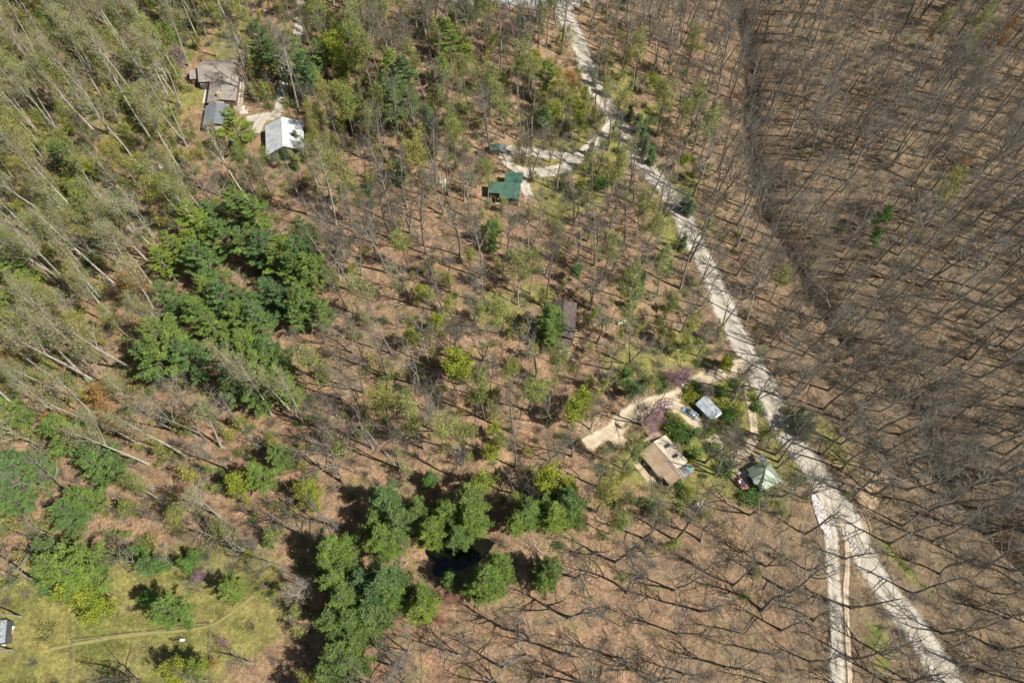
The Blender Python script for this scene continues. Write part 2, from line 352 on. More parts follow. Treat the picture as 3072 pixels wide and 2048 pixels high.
G = np.zeros_like(X); D = np.zeros_like(X)
for u, v, r, ry, w, a in GRASS: G = np.maximum(G, w*blobw(X, Y, u, v, r*1.15, ry*1.15, a))
for u, v, r, ry, w, a in DIRT: D = np.maximum(D, w*blobw(X, Y, u, v, r, ry, a))
U_, V_ = proj(X, Y, Z)
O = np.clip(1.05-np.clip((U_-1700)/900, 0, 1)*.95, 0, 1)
rd, rs_, _ = poly_dist(X, Y, RAV); RAV_SHADE = .9*np.exp(-((rd-.8)/(2.2+1.1*np.sin(Y*.13)+.8*np.sin(X*.31)))**2)*sm((285-Y)/40.)  # dark band along the ravine stands for its shade, put into the colour
ny, nx = X.shape; idx = np.arange(nx*ny).reshape(ny, nx)
F_ = np.stack([idx[:-1, :-1], idx[:-1, 1:], idx[1:, 1:], idx[1:, :-1]], -1).reshape(-1, 4)
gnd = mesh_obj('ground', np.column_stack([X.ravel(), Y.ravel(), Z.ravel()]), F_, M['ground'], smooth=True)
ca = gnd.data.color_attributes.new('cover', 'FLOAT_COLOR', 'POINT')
ca.data.foreach_set('color', np.column_stack([G.ravel(), O.ravel(), D.ravel(), 1-RAV_SHADE.ravel()]).astype(np.float32).ravel())
gnd['kind'] = 'structure'
# pond
pc = W(1402, 1674); pv = [(0, 0, 0)]; n = 72
pz = float(hz(pc.x, pc.y))+.9
pv = [(pc.x, pc.y, pz)]; pf = []
for k in range(n):
    t = 2*math.pi*k/n; r = 8.3*(1+.14*math.sin(3*t+1)+.07*math.sin(7*t)); pv.append((pc.x+r*1.05*math.cos(t), pc.y+r*.62*math.sin(t), pz))
    pf.append((0, 1+k, 1+(k+1) % n))
pond = mesh_obj('pond', pv, pf, M['water']); pond['kind'] = 'structure'
# ------------------------------------------------------------ tree meshes
class TM:                                   # collects tapered tubes and leaf faces as arrays
    def __init__(s): s.v = []; s.f = []; s.mi = []; s.n = 0
    def tube(s, pts, rad, k, mi=0):
        pts = np.asarray(pts, float); m = len(pts)
        t = pts[-1]-pts[0]; t = t/(np.linalg.norm(t)+1e-9)
        a = np.cross(t, (0, 0, 1.)) if abs(t[2]) < .9 else np.cross(t, (1., 0, 0)); a /= np.linalg.norm(a); b = np.cross(t, a)
        an = np.arange(k)*2*math.pi/k
        ring = np.cos(an)[:, None]*a+np.sin(an)[:, None]*b
        V = (pts[:, None, :]+ring[None]*np.asarray(rad)[:, None, None]).reshape(-1, 3)
        i = np.arange(m-1)[:, None]*k; j = np.arange(k)[None]; j2 = (j+1) % k
        Fq = np.stack([i+j, i+j2, i+k+j2, i+k+j], -1).reshape(-1, 4)+s.n
        s.v.append(V); s.f.append(Fq); s.mi.append(np.full(len(Fq), mi)); s.n += len(V)
    def quads(s, c, size, mi=1, aspect=1.0, dirs=None, flat_=0.0):
        n = len(c); g = s.rng
        nrm = g.normal(size=(n, 3)); nrm[:, 2] += flat_
        nrm /= np.linalg.norm(nrm, axis=1)[:, None]
        d = g.normal(size=(n, 3)) if dirs is None else dirs
        a = d-nrm*np.sum(d*nrm, 1)[:, None]; a /= np.linalg.norm(a, axis=1)[:, None]+1e-9; b = np.cross(nrm, a)
        sz = size*(.6+.8*g.random(n))[:, None]
        a = a*sz*aspect; b = b*sz
        V = np.stack([c-a-b*.5, c-b, c+a, c+b*.7], 1).reshape(-1, 3)
        Fq = np.arange(4*n).reshape(n, 4)+s.n
        s.v.append(V); s.f.append(Fq); s.mi.append(np.full(n, mi)); s.n += 4*n
    def arrays(s): return np.concatenate(s.v), np.concatenate(s.f), np.concatenate(s.mi)
def nrmz(v): return v/(np.linalg.norm(v)+1e-9)
def wobble(g, p, d, L, n, w, up):
    pts = [np.array(p, float)]; d = nrmz(np.array(d, float))
    for i in range(n):
        d = nrmz(d+g.normal(size=3)*w+np.array((0, 0, up))); pts.append(pts[-1]+d*L/n)
    return np.array(pts), d
def at_t(pts, t):
    f = t*(len(pts)-1); i = min(int(f), len(pts)-2); return pts[i]+(pts[i+1]-pts[i])*(f-i), nrmz(pts[i+1]-pts[i])
def side_dir(g, d, ang, az=None):
    a = nrmz(np.cross(d, g.normal(size=3))); return nrmz(d*math.cos(ang)+a*math.sin(ang))
def bare_tree(seed, h=25., r0=.27, first=.5, nl=17, crown=.2, ang=(35, 60), crook=.16, twl=1.1, forks=0, leaves=0, lsize=.17, lflat=0, dens=1.0):
    g = np.random.default_rng(seed); tr = TM(); cr = TM(); tr.rng = cr.rng = g
    stems = [(np.array((0, 0, -.5)), np.array((g.normal()*.03, g.normal()*.03, 1.)), h, r0)]
    if forks:
        base, dd = wobble(g, (0, 0, -.5), (0, 0, 1), h*.1, 3, .02, .0); tr.tube(base, [r0*1.25, r0*1.1, r0*1.05, r0], 7)
        stems = []
        for q in range(forks):
            a = 2*math.pi*q/forks+g.random(); stems.append((base[-1], np.array((math.cos(a)*.2, math.sin(a)*.2, 1.)), h*.9*(1-.1*q), r0*(.8-.08*q)))
    tips = []
    for (p, d, hh, r) in stems:
        n = 9; tp, _ = wobble(g, p, d, hh, n, .035 if not crook > .25 else .07, .03)
        rad = r*(1-.9*(np.linspace(0, 1, n+1))**1.15)+.02
        if not forks: rad[0] *= 1.5
        tr.tube(tp, rad, 7)
        k = nl if not forks else max(6, int(nl*.62))
        for i in range(k):
            t = first+(1-first)*((i+.5+g.random()*.6-.3)/k)**.9; t = min(t, .985)
            q, dd = at_t(tp, t)
            L = crown*h*(1.25-.75*(t-first)/(1-first))*(.65+.6*g.random())
            a0 = R(ang[0]+(ang[1]-ang[0])*g.random()*(1.15-.5*t))
            ld = side_dir(g, dd, a0); lr = min(r*(1-t)*.7+.045, .17)
            m = 5; lp, _ = wobble(g, q, ld, L, m, crook, .11)
            cr.tube(lp, lr*(1-.82*np.linspace(0, 1, m+1))+.008, 4)
            ns = int((5+L*.75)*dens)
            for s_ in range(ns):
                t2 = .22+.76*(s_+g.random())/ns; q2, d2 = at_t(lp, t2)
                L2 = L*(.5-.28*t2)*(.6+.8*g.random())+.35
                sp_, _ = wobble(g, q2, side_dir(g, d2, R(28+32*g.random())), L2, 3, crook*1.15, .08)
                r2 = max(lr*(1-t2)*.6, .03)
                cr.tube(sp_, [r2, r2*.75, r2*.5, .012], 3)
                nt = int((3+L2*1.4)*dens)
                for w in range(nt):
                    t3 = .2+.8*(w+g.random())/nt; q3, d3 = at_t(sp_, t3)
                    td = side_dir(g, d3, R(20+35*g.random())); td[2] += .12; l3 = twl*(.45+.9*g.random())
                    e = q3+nrmz(td)*l3; mid_ = (q3+e)/2+g.normal(size=3)*.07*l3
                    cr.tube([q3, mid_, e], [.016, .012, .004], 3)
                    tips.append(e); tips.append(mid_)
    if leaves:
        T_ = np.array(tips); c = T_[g.integers(0, len(T_), leaves)]+g.normal(size=(leaves, 3))*.32
        cr.quads(c, lsize, 1, flat_=lflat)
    return tr.arrays(), cr.arrays()
def pine_tree(seed, h=21., rad=4.6, first=.3, whorls=12, layered=1.0, tuft=.44, narrow=False, sparse=1.0):
    g = np.random.default_rng(seed); tr = TM(); cr = TM(); tr.rng = cr.rng = g
    tp, _ = wobble(g, (0, 0, -.4), (0, 0, 1), h, 8, .02, .02); tr.tube(tp, .26*(1-.88*np.linspace(0, 1, 9)), 7)
    C = []; Dr = []
    lop = g.random(8)*.5+.75
    for w in range(whorls):
        t = first+(1-first)*(w+.3*g.random())/whorls; q, _ = at_t(tp, min(t, .99))
        s = (t-first)/(1-first)
        prof = (min(1, .55+s*1.6) if s < .3 else (1-s)**.72*1.28) if not narrow else (1-s*.8)*(.6+.4*g.random())
        nb = int(4+g.integers(0, 3))
        a0 = g.random()*6.28
        for b in range(nb):
            az = a0+b*2*math.pi/nb+g.normal()*.25
            L = rad*prof*(.5+.75*g.random())*lop[int(az/6.2832*8) % 8]+.5
            elev = -.05+.75*s+g.normal()*.1
            d = np.array((math.cos(az), math.sin(az), elev))
            bp, _ = wobble(g, q, d, L, 4, .07, .07)
            cr.tube(bp, .07*(1-.8*np.linspace(0, 1, 5))+.008, 3)
            k = max(3, int(L*2.9*sparse)); side = 1
            for j in range(k):
                tt = .3+.7*(j+.4*g.random())/k; p, dd = at_t(bp, min(tt, 1.)); side = -side
                pl = nrmz(np.cross(dd, (0, 0, 1.)))*side
                sl = (L*.36*(1.08-tt)+.28)*(.7+.5*g.random())
                sd = nrmz(dd*.85+pl*.75+np.array((0, 0, .12+.1*g.normal())))
                nn = max(5, int(sl*15))
                u_ = g.random(nn)[:, None]
                C.append(p+sd*sl*u_+g.normal(size=(nn, 3))*np.array((.13, .13, .05)))
                Dr.append(np.tile(nrmz(sd+np.array((0, 0, .35))), (nn, 1))+g.normal(size=(nn, 3))*.45)
    C = np.concatenate(C); Dr = np.concatenate(Dr)
    cr.quads(C, tuft*.2, 1, aspect=3.4, dirs=Dr, flat_=1.3)
    return tr.arrays(), cr.arrays()
def bush(seed, h=2.2, r=1.4, stems=7, leaves=500, lsize=.14, mi_leaf=1, dome=True):
    g = np.random.default_rng(seed); st = TM(); lf = TM(); st.rng = lf.rng = g; tips = []
    for i in range(stems):
        a = 6.283*i/stems+g.random(); lean = .25+.55*g.random()
        sp_, _ = wobble(g, (0, 0, -.1), (math.cos(a)*lean, math.sin(a)*lean, 1), h*(.6+.5*g.random()), 4, .14, .02)
        st.tube(sp_, [.045, .035, .026, .018, .008], 3)
        for j in range(9):
            q, d = at_t(sp_, .25+.75*g.random()); e = q+side_dir(g, d, R(25+35*g.random()))*(h*.3*(.5+g.random())); st.tube([q, (q+e)/2+g.normal(size=3)*.05, e], [.018, .013, .006], 3)
            for w in range(3):
                q4 = q+(e-q)*(.3+.7*g.random()); e2 = q4+side_dir(g, nrmz(e-q), R(40))*(.25+.4*g.random()); st.tube([q4, e2], [.012, .005], 3); tips.append(e2)
            tips += [e, (q+e)/2]
    T_ = np.array(tips); T_ = T_*np.array((r/ (h*.55), r/(h*.55), 1)) if dome else T_
    if leaves:
        c = T_[g.integers(0, len(T_), leaves)]+g.normal(size=(leaves, 3))*.22*(r/1.4); lf.quads(c, lsize, 0)
        return st.arrays(), lf.arrays()
    return st.arrays(), None

LIB = {}
def reg(kind, gen, barkm, crm):
    """store trunk and crown meshes of one tree form"""
    (tv, tf, _), (cv, cf, cmi) = gen
    a = mesh_obj('trunk', tv, tf, M[barkm], 'nolink', smooth=True).data
    b = mesh_obj('crown', cv, cf, None, 'nolink', mats=[M[q] for q in crm], midx=cmi).data
    j = mesh_obj('tree', np.concatenate([tv, cv]), np.concatenate([tf, cf+len(tv)]), None, 'nolink', mats=[M[barkm]]+[M[q] for q in crm], midx=np.concatenate([np.zeros(len(tf)), cmi+1])).data
    LIB.setdefault(kind, []).append((a, b, j, float(tv[:, 2].max())))
for s in range(5): reg('bare', bare_tree(100+s, r0=.31, h=25+s*.8, crown=.19+.01*s, first=.46, nl=15, dens=.8), 'bark', ['twig'])
for s in range(2): reg('bare', bare_tree(120+s, h=25, forks=2+s, crown=.2, first=.42, nl=20, dens=.8), 'bark', ['twig'])
for s in range(4): reg('oak', bare_tree(140+s, h=23, r0=.33, first=.3, nl=12, crown=.34, ang=(42, 68), crook=.28, twl=1.25, dens=.82, forks=2 if s == 3 else 0), 'bark', ['twig'])
for s in range(4): reg('poplar', bare_tree(160+s, h=30, r0=.34, first=.52, nl=17, crown=.19, ang=(22, 45), crook=.1, forks=2 if s == 3 else 0, leaves=750, lsize=.13), 'palebark', ['paletwig', 'olive'])
for s in range(3): reg('olive', bare_tree(180+s, h=23, r0=.22, first=.42, nl=15, crown=.21, ang=(28, 55), dens=.85, leaves=3000, lsize=.135), 'bark', ['twig', 'olive'])
for s in range(2): reg('olivepale', bare_tree(190+s, h=25, r0=.24, first=.42, nl=15, crown=.2, ang=(24, 48), dens=.85, leaves=2800, lsize=.13), 'palebark', ['paletwig', 'olive'])
for s in range(2): reg('lime', bare_tree(200+s, h=15, r0=.17, first=.3, nl=13, crown=.3, ang=(35, 65), dens=.8, leaves=4200, lsize=.17), 'bark', ['twig', 'lime'])
for s in range(2): reg('fresh', bare_tree(210+s, h=12, r0=.14, first=.22, nl=12, crown=.28, ang=(35, 65), dens=.8, leaves=3600, lsize=.17), 'bark', ['twig', 'green'])
reg('orange', bare_tree(220, h=15, r0=.16, first=.3, nl=13, crown=.29, ang=(35, 65), dens=.8, leaves=2600, lsize=.13), 'bark', ['twig', 'orange'])
reg('red', bare_tree(225, h=13, r0=.14, first=.3, nl=12, crown=.28, ang=(35, 65), dens=.8, leaves=1500, lsize=.12), 'bark', ['twig', 'red'])
reg('redbud', bare_tree(230, h=6.5, r0=.09, first=.2, nl=10, crown=.42, ang=(40, 70), twl=.7, dens=.75, leaves=650, lsize=.09), 'bark', ['twig', 'pink'])
for s in range(2): reg('sapling', bare_tree(250+s, h=7, r0=.05, first=.15, nl=9, crown=.26, ang=(25, 55), dens=.6, twl=.6), 'bark', ['twig'])
for s in range(2): reg('leafysapling', bare_tree(255+s, h=7, r0=.05, first=.15, nl=9, crown=.26, ang=(25, 55), dens=.6, twl=.6, leaves=900, lsize=.12), 'bark', ['twig', 'olive'])
reg('silver', bare_tree(235, h=12, r0=.15, first=.2, nl=20, crown=.26, ang=(30, 60), crook=.12, twl=.9, dens=1.1), 'palebark', ['paletwig'])
for s in range(2): reg('small', bare_tree(240+s, h=11, r0=.1, first=.25, nl=10, crown=.22, ang=(30, 60), dens=.75, twl=.8), 'bark', ['twig'])
for s in range(5): reg('pine', pine_tree(300+s, h=20+s*.8, rad=4.3+.25*s), 'bark', ['twig', 'needle'])
for s in range(2): reg('spruce', pine_tree(320+s, h=16, rad=3.9, first=.12, whorls=19, tuft=.34, sparse=1.25), 'bark', ['twig', 'needle'])
for s in range(2): reg('cedar', pine_tree(330+s, h=9, rad=1.7, first=.08, whorls=18, tuft=.3, narrow=True, sparse=1.8), 'bark', ['twig', 'cedar'])
reg('deadpine', pine_tree(340, h=12, rad=2.8, first=.2, whorls=10, tuft=.25, sparse=.5), 'bark', ['twig', 'deadneedle'])
# ------------------------------------------------------------ where everything grows
LEAF = ["65543432011101","54434443100000","55431122101000","64313323100000","53313333100000","42442332531000","43322111100000","21111000000000"]
LEAF = np.array([[int(c) for c in r[:12]] for r in ["654434310011","455444560000","554311221010","643133231000","533133321000","424423253100","433221111000","211110000000"]], float)/10
DENS = np.array([[int(c) for c in r[:12]] for r in ["774788578888","873788778999","997776588999","973665678999","974565657999","665565645899","444334555688","111244454577"]], float)/9
BRUSH = np.array([[int(c) for c in r[:12]] for r in ["674788534556","774788645567","886545555677","875344556688","776545666788","666565566678","554664455578","221233334467"]], float)/9
def grid(Gd, u, v):
    fx = min(max(u/256-.5, 0), 10.999); fy = min(max(v/256-.5, 0), 6.999); i, j = int(fx), int(fy); a, b = fx-i, fy-j
    return (Gd[j, i]*(1-a)+Gd[j, i+1]*a)*(1-b)+(Gd[j+1, i]*(1-a)+Gd[j+1, i+1]*a)*b
# boxes of the photo that stay open (u0, v0, u1, v1, strength against crowns)
CLEAR = [(570,175,745,400,.9),(780,335,915,480,.85),(560,330,720,440,.7),(1465,500,1575,625,.75),(1450,425,1520,455,.5),(1930,1290,2090,1460,.97),(2080,1180,2170,1262,.98),
 (2030,1215,2095,1262,.98),(2190,1360,2350,1475,.95),(1668,895,1732,1045,.85),(0,0,130,30,.9),(0,1850,60,1950,.9),(150,1830,760,1960,.95),(520,1700,860,1900,.75),(530,200,600,420,.6),
 (1290,530,1360,580,.8),(2070,1270,2190,1350,.6),(1500,425,1760,545,.8),(1640,30,1760,180,.5),(1330,1630,1480,1750,.97),(2420,1490,2470,1640,.6),(1640,560,1760,680,.4),(1020,1080,1040,1100,0),(640,150,740,180,.5),(430,600,950,1170,.55),(330,1830,860,2048,.5),(1400,1620,1500,1720,.3),
 (1960,1150,2070,1260,.8),(100,1780,330,2000,.7),(690,1200,900,1290,.7),(1100,620,1500,680,.0),(820,260,880,350,.6)]
BASE_CLEAR = [(570,175,745,405),(775,335,915,480),(1465,500,1575,615),(1450,425,1520,460),(1930,1290,2090,1460),(2080,1180,2170,1262),(2020,1200,2100,1270),(2190,1360,2350,1475),
 (1668,895,1732,1050),(0,0,120,30),(0,1850,60,1950),(1330,1630,1500,1750),(2425,1480,2475,1640),(670,400,730,440),(1310,525,1350,575),(350,1890,760,1950)]
NOPINEZONE = []
placed = []                                 # x, y, spacing radius
cell = {}
def free(x, y, r):
    ci, cj = int(x//8), int(y//8)
    for a in (-1, 0, 1):
        for b in (-1, 0, 1):
            for (px_, py_, pr) in cell.get((ci+a, cj+b), ()):
                if (px_-x)**2+(py_-y)**2 < ((r+pr)*.5)**2: return False
    return True
def put(x, y, r): cell.setdefault((int(x//8), int(y//8)), []).append((x, y, r))
rl = np.concatenate([np.column_stack([c, np.full(len(c), w)]) for k, (c, w) in road_lines.items() if 'trail' not in k and k not in ('verge_track',)])
def on_road(x, y, m=.6): return bool(np.any((rl[:, 0]-x)**2+(rl[:, 1]-y)**2 < (rl[:, 2]*.5+m)**2))
def base_ok(u, v): return not any(a <= u <= c and b <= v <= d for a, b, c, d in BASE_CLEAR)
TREES = []                                  # dicts: kind, form, x, y, z, s, rz, lean
def add_tree(kind, x, y, s, rz=None, lean=(0, 0), explicit=False, form=None):
    f = LIB[kind]; fi = rnd.randrange(len(f)) if form is None else form % len(f)
    TREES.append(dict(kind=kind, form=fi, x=x, y=y, z=float(hz(x, y))-.1, s=s, rz=rnd.random()*6.283 if rz is None else rz, lean=lean, ex=explicit, h=f[fi][3]*s))
    put(x, y, 5.5 if explicit else 4.6)
def crown_to_base(u, v, h):                 # pixel of a crown's middle at height h above ground -> foot on the ground
    p = W(u, v, h); return p.x, p.y
# conifers, by the pixel of the crown's middle: (u, v, scale)
PINES = [(715,615,1),(575,665,1),(640,640,.9),(770,640,.95),(905,690,.9),(655,700,.95),(520,745,.9),(480,780,.85),(600,760,1.1),(560,720,.8),(740,730,.95),(790,740,.9),(830,770,1),
 (900,760,1.1),(930,800,1),(870,800,1.05),(850,740,.8),(500,880,.85),(520,920,.8),(610,870,.85),(660,900,.95),(595,935,1),(700,940,1.05),(745,900,.95),(800,870,.95),(850,890,.9),(900,900,.95),
 (950,930,.9),(760,960,1),(640,980,1),(500,1030,1.25),(560,1060,1.1),(470,1080,1),(690,1040,1),(740,1040,1.05),(800,1040,1),(700,1110,1.05),(780,1110,1.05),(840,1090,.95),(850,1160,.9),(700,1160,.85),(760,1180,.9),
 (780,120,.95),(800,170,.9),(910,190,1.05),(890,160,.9),(960,160,.8),(1165,200,.9),(1190,260,1.05),(1215,220,.9),(1185,300,1),(1150,250,.8),(1090,330,.8),(1045,290,.95),(1230,290,.8),(1345,110,.85),(1330,180,.8),
 (1285,345,.7),(700,375,1.0),(180,450,.85),(1640,205,.95),(1640,340,.7),(15,720,1),(20,790,1.05),(60,850,.9),(20,900,.8),(200,1300,1.0),(265,1350,1.0),(170,1260,.8),(300,1405,.9),(30,1240,.8),
 (35,1390,1.0),(95,1400,.8),(185,1525,.95),(255,1495,.8),(15,1490,.9),(150,1660,1.15),(200,1700,1.2),(235,1745,1.0),(160,1735,.9),(840,1370,.75),(780,1420,.8),
 (640,1250,.0),(510,1830,.9),(680,1770,.75),(1475,685,.65),(1480,730,.4),(1770,1000,.0),(430,1690,.6),(880,940,.8)]
SPRUCE = [(1150,1500,1.15),(1190,1560,1.1),(1150,1620,1.1),(1250,1530,.95),(1290,1580,1.05),(1340,1540,1),(1400,1500,1.15),(1420,1550,1.1),(1380,1600,.9),(1120,1560,.9),(1580,1530,1.05),(1560,1560,.85),(1700,1500,1.2),(1670,1540,1),(1720,1540,.9),
 (1640,1500,.8),(1470,1730,1.15),(1440,1760,1),(1500,1700,.95),(1355,1735,.6),(1650,1710,.85),(1630,1740,.7),(1010,1650,1.2),(980,1690,1.1),(1000,1740,1.15),(1040,1700,1),(1080,1740,1.1),(1160,1740,1.15),(1130,1790,1.1),(1020,1800,1.15),(1000,1860,1.1),
 (1060,1850,1.15),(1110,1850,1.1),(1180,1790,.95),(1260,1820,1),(1270,1780,.8),(1010,1950,1.05),(1040,1990,1.1),(990,2010,1),(1060,1920,.9),(1650,945,1.15),(1655,1000,.8),(830,1360,.7),(1290,1430,.55),(1460,1890,0),(2290,1090,.0)]
CEDARS = [(1400,20,1.15),(1430,15,1),(1620,25,1.1),(1570,55,.8),(1890,365,1.1),(1905,400,1.2),(1920,430,1.1),(1870,330,.9),(1935,460,1),(1765,225,.9),(1800,255,.9),(2010,790,.7),(1915,860,1),(1900,900,1),(1925,830,1),(2145,1090,.0),(2160,1080,.9),(1200,500,.9),(1200,520,1),
 (1100,340,.8),(2035,600,1),(2050,620,.9),(1985,760,.8),(2395,1260,1.1),(2400,1290,1),(2380,1240,.8),(2140,320,.8),(1530,760,.6),(2050,720,.9),(1280,360,.9),(1310,380,.8),(1100,560,.7),(1115,600,.6),(2470,660,.0),(2310,430,.0),(1040,360,.8),(890,410,.9),(880,480,.8),(850,455,.7),(1750,440,.8)]
for L_, kind, hh in ((PINES, 'pine', 13), (SPRUCE, 'spruce', 9), (CEDARS, 'cedar', 5)):
    for (u, v, s) in L_:
        if s <= 0: continue
        x, y = crown_to_base(u, v, hh*s)
        if on_road(x, y, .2):
            x, y = x+2.5, y+.5
        add_tree(kind, x, y, s*(.84+.1*rnd.random()), explicit=True)
EXPL = [('lime',1368,1105,1.0,9),('lime',1385,1085,.8,9),('lime',1750,1210,.0,9),('lime',1000,160,1.0,9),('lime',1020,200,.9,9),('lime',1650,1440,1.0,8),('lime',1690,1470,.8,7),('lime',1660,345,.7,7),('lime',1740,340,.75,8),('lime',1745,375,.7,7),
 ('lime',410,300,.65,6),('lime',425,330,.6,6),('lime',1305,975,.6,6),('lime',1240,1010,.6,6),('lime',1270,870,.5,6),('lime',730,1440,.7,7),('lime',720,1480,.6,6),('lime',250,1800,.95,8),('lime',290,1830,.8,7),('lime',600,2010,.6,5),
 ('lime',540,2020,.7,5),('lime',930,1470,.7,7),('lime',940,1510,.6,6),('lime',340,60,.8,8),('lime',30,600,.0,8),('lime',20,810,.8,8),('lime',170,430,.5,6),('lime',650,420,.4,3),('lime',1450,1440,.7,7),('lime',1750,1190,.75,8),('lime',1720,1230,.8,8),
 ('lime',2180,1100,.45,4),('lime',2150,320,.0,4),('lime',950,220,.6,7),('lime',1470,1350,.6,7),('lime',1480,1290,.5,7),
 ('fresh',1820,1260,.0,6),('fresh',1900,1170,.7,6),('fresh',1880,1130,.7,6),('fresh',1960,1140,.4,4),('fresh',2395,1265,.5,5),('fresh',2020,900,.5,6),('fresh',1660,1010,.0,5),('fresh',640,1270,.0,6),('fresh',1310,260,.6,7),('fresh',2640,700,.6,7),('fresh',2655,650,.8,8),('fresh',1640,220,.0,8),
 ('fresh',410,1650,.6,5),('fresh',480,1690,.6,5),('fresh',560,1690,.6,5),('fresh',580,1660,.5,5),('fresh',1280,1440,.5,5),('fresh',940,40,.5,7),('fresh',500,70,.6,8),('fresh',470,60,.5,8),('fresh',2660,1510,.0,5),('fresh',1400,310,.5,6),
 ('orange',420,850,.95,8),('orange',370,880,.7,8),('orange',180,1245,.8,8),('orange',300,1210,.85,8),('orange',320,1250,.7,8),('orange',640,1985,.35,3),('orange',3000,90,1.0,9),('orange',2985,130,.9,8),('orange',2900,470,.5,7),('orange',1720,240,.8,8),('orange',330,470,.8,8),('orange',2800,100,.4,6),('orange',2920,460,.4,6),('orange',710,1240,.0,5),
 ('red',1490,60,.75,7),('red',1530,90,.6,6),('red',2690,120,.5,6),('red',450,425,.5,5),('red',1340,1800,.5,5),('red',560,1470,.5,4),('red',1330,1860,.45,4),('red',2770,205,.4,4),
 ('redbud',540,175,1.2,4),('redbud',530,190,1.0,4),('redbud',2050,1135,1.15,4),('redbud',2020,1140,1,4),('redbud',2125,1168,.9,4),('redbud',2110,1160,.7,3),('redbud',1990,1215,1.2,5),('redbud',1975,1235,1.1,5),('redbud',1955,1300,.9,3),('redbud',602,1740,.8,3),('redbud',668,1925,.6,2),
 ('redbud',860,205,.8,4),('redbud',2080,690,.7,4),('redbud',1950,1260,.8,4),('redbud',335,330,.6,4),('redbud',1460,1150,.0,4),
 ('silver',890,1775,1.0,8),('silver',905,1750,.8,8),('silver',2205,1290,.8,5),('silver',2195,1305,.6,5),('silver',820,80,.9,8),('silver',830,120,.8,8),('silver',1410,210,.6,7),
 ('deadpine',445,1085,.9,5),('deadpine',430,1110,.7,4)]
for (k, u, v, s, h) in EXPL:
    if s <= 0: continue
    x, y = crown_to_base(u, v, h)
    add_tree(k, x, y, s*(.95+.1*rnd.random()), explicit=True)
# notable bare trees by the pixel of the foot: kind, u, v, scale, lean
FEET = [('poplar',409,1114,1.05),('poplar',268,1145,1),('poplar',282,1140,1),('poplar',322,1290,.95),('oak',453,1700,.8),('oak',120,1745,.9),('poplar',530,500,.0),('poplar',800,1190,.9),('poplar',815,1245,.95),('poplar',910,1270,.9),('poplar',560,1370,.9),
 ('poplar',145,470,.9),('bare',650,170,.8),('poplar',567,198,.85),('bare',758,290,.9),('bare',1670,572,.95,1),('bare',1592,543,.95,6),('bare',1572,500,.7,5),('bare',1650,488,.8),('bare',1720,462,.85),('oak',2285,1833,1),('oak',2370,1775,1.05),('oak',2345,1890,.8),('oak',2535,1675,.75),('oak',2552,1822,.95),('oak',2667,1630,.95),
 ('oak',2648,1962,.85),('oak',2190,2005,.9),('oak',2560,1485,1),('bare',2523,1332,1),('bare',2470,1228,1),('bare',2360,1198,.95),('oak',1880,1780,.9),('oak',2020,1770,.9),('oak',1730,1735,.9),('oak',1690,1960,.85),('bare',1230,1955,.7),('bare',1390,1968,.7),('oak',1540,1890,.8),
 ('oak',2250,1545,.9),('oak',2415,1600,.8),('bare',1935,1265,.0),('oak',1925,1276,.9),('oak',2116,1388,.85),('bare',2145,1425,.9),('bare',2170,1425,.8),('bare',2325,1363,.9),('bare',2335,1385,.85),('bare',2331,1404,.8),('bare',2262,1208,.8),('bare',2098,1310,.6),('oak',1770,930,.95),('bare',1885,905,.9),('oak',1830,1000,.0),
 ('bare',1540,1300,.9),('oak',1770,1290,.7),('bare',1450,1085,.8),('bare',1162,1125,.9),('bare',1285,1090,.8),('bare',1235,910,.8),('bare',1293,838,.8),('bare',1350,866,.8),('bare',1520,780,.85),('bare',1585,765,.8),('oak',1500,1080,.0),('oak',1215,2010,.9),('oak',1510,2000,.8),('oak',2850,1500,1),('oak',2940,1700,.95),('oak',2830,1900,.9),('oak',3000,1950,.9),('oak',2740,1780,.9),
 ('oak',40,1950,.7),('oak',620,2040,.6),('oak',420,2040,.7),('oak',760,1990,.5),('oak',2640,1420,1),('bare',2530,1260,1),('oak',2700,1300,1),('bare',2260,870,.9),('bare',2210,740,.9),('bare',2280,780,.9),('oak',990,1300,.7),('oak',1060,1060,.8),('bare',790,300,.0),('oak',960,1400,.7),('oak',680,1620,.8)]
for t in FEET:
    k, u, v, s = t[:4]
    if s <= 0: continue
    p = W(u, v); add_tree(k, p.x, p.y, s, explicit=True, form=t[4] if len(t) > 4 else None)
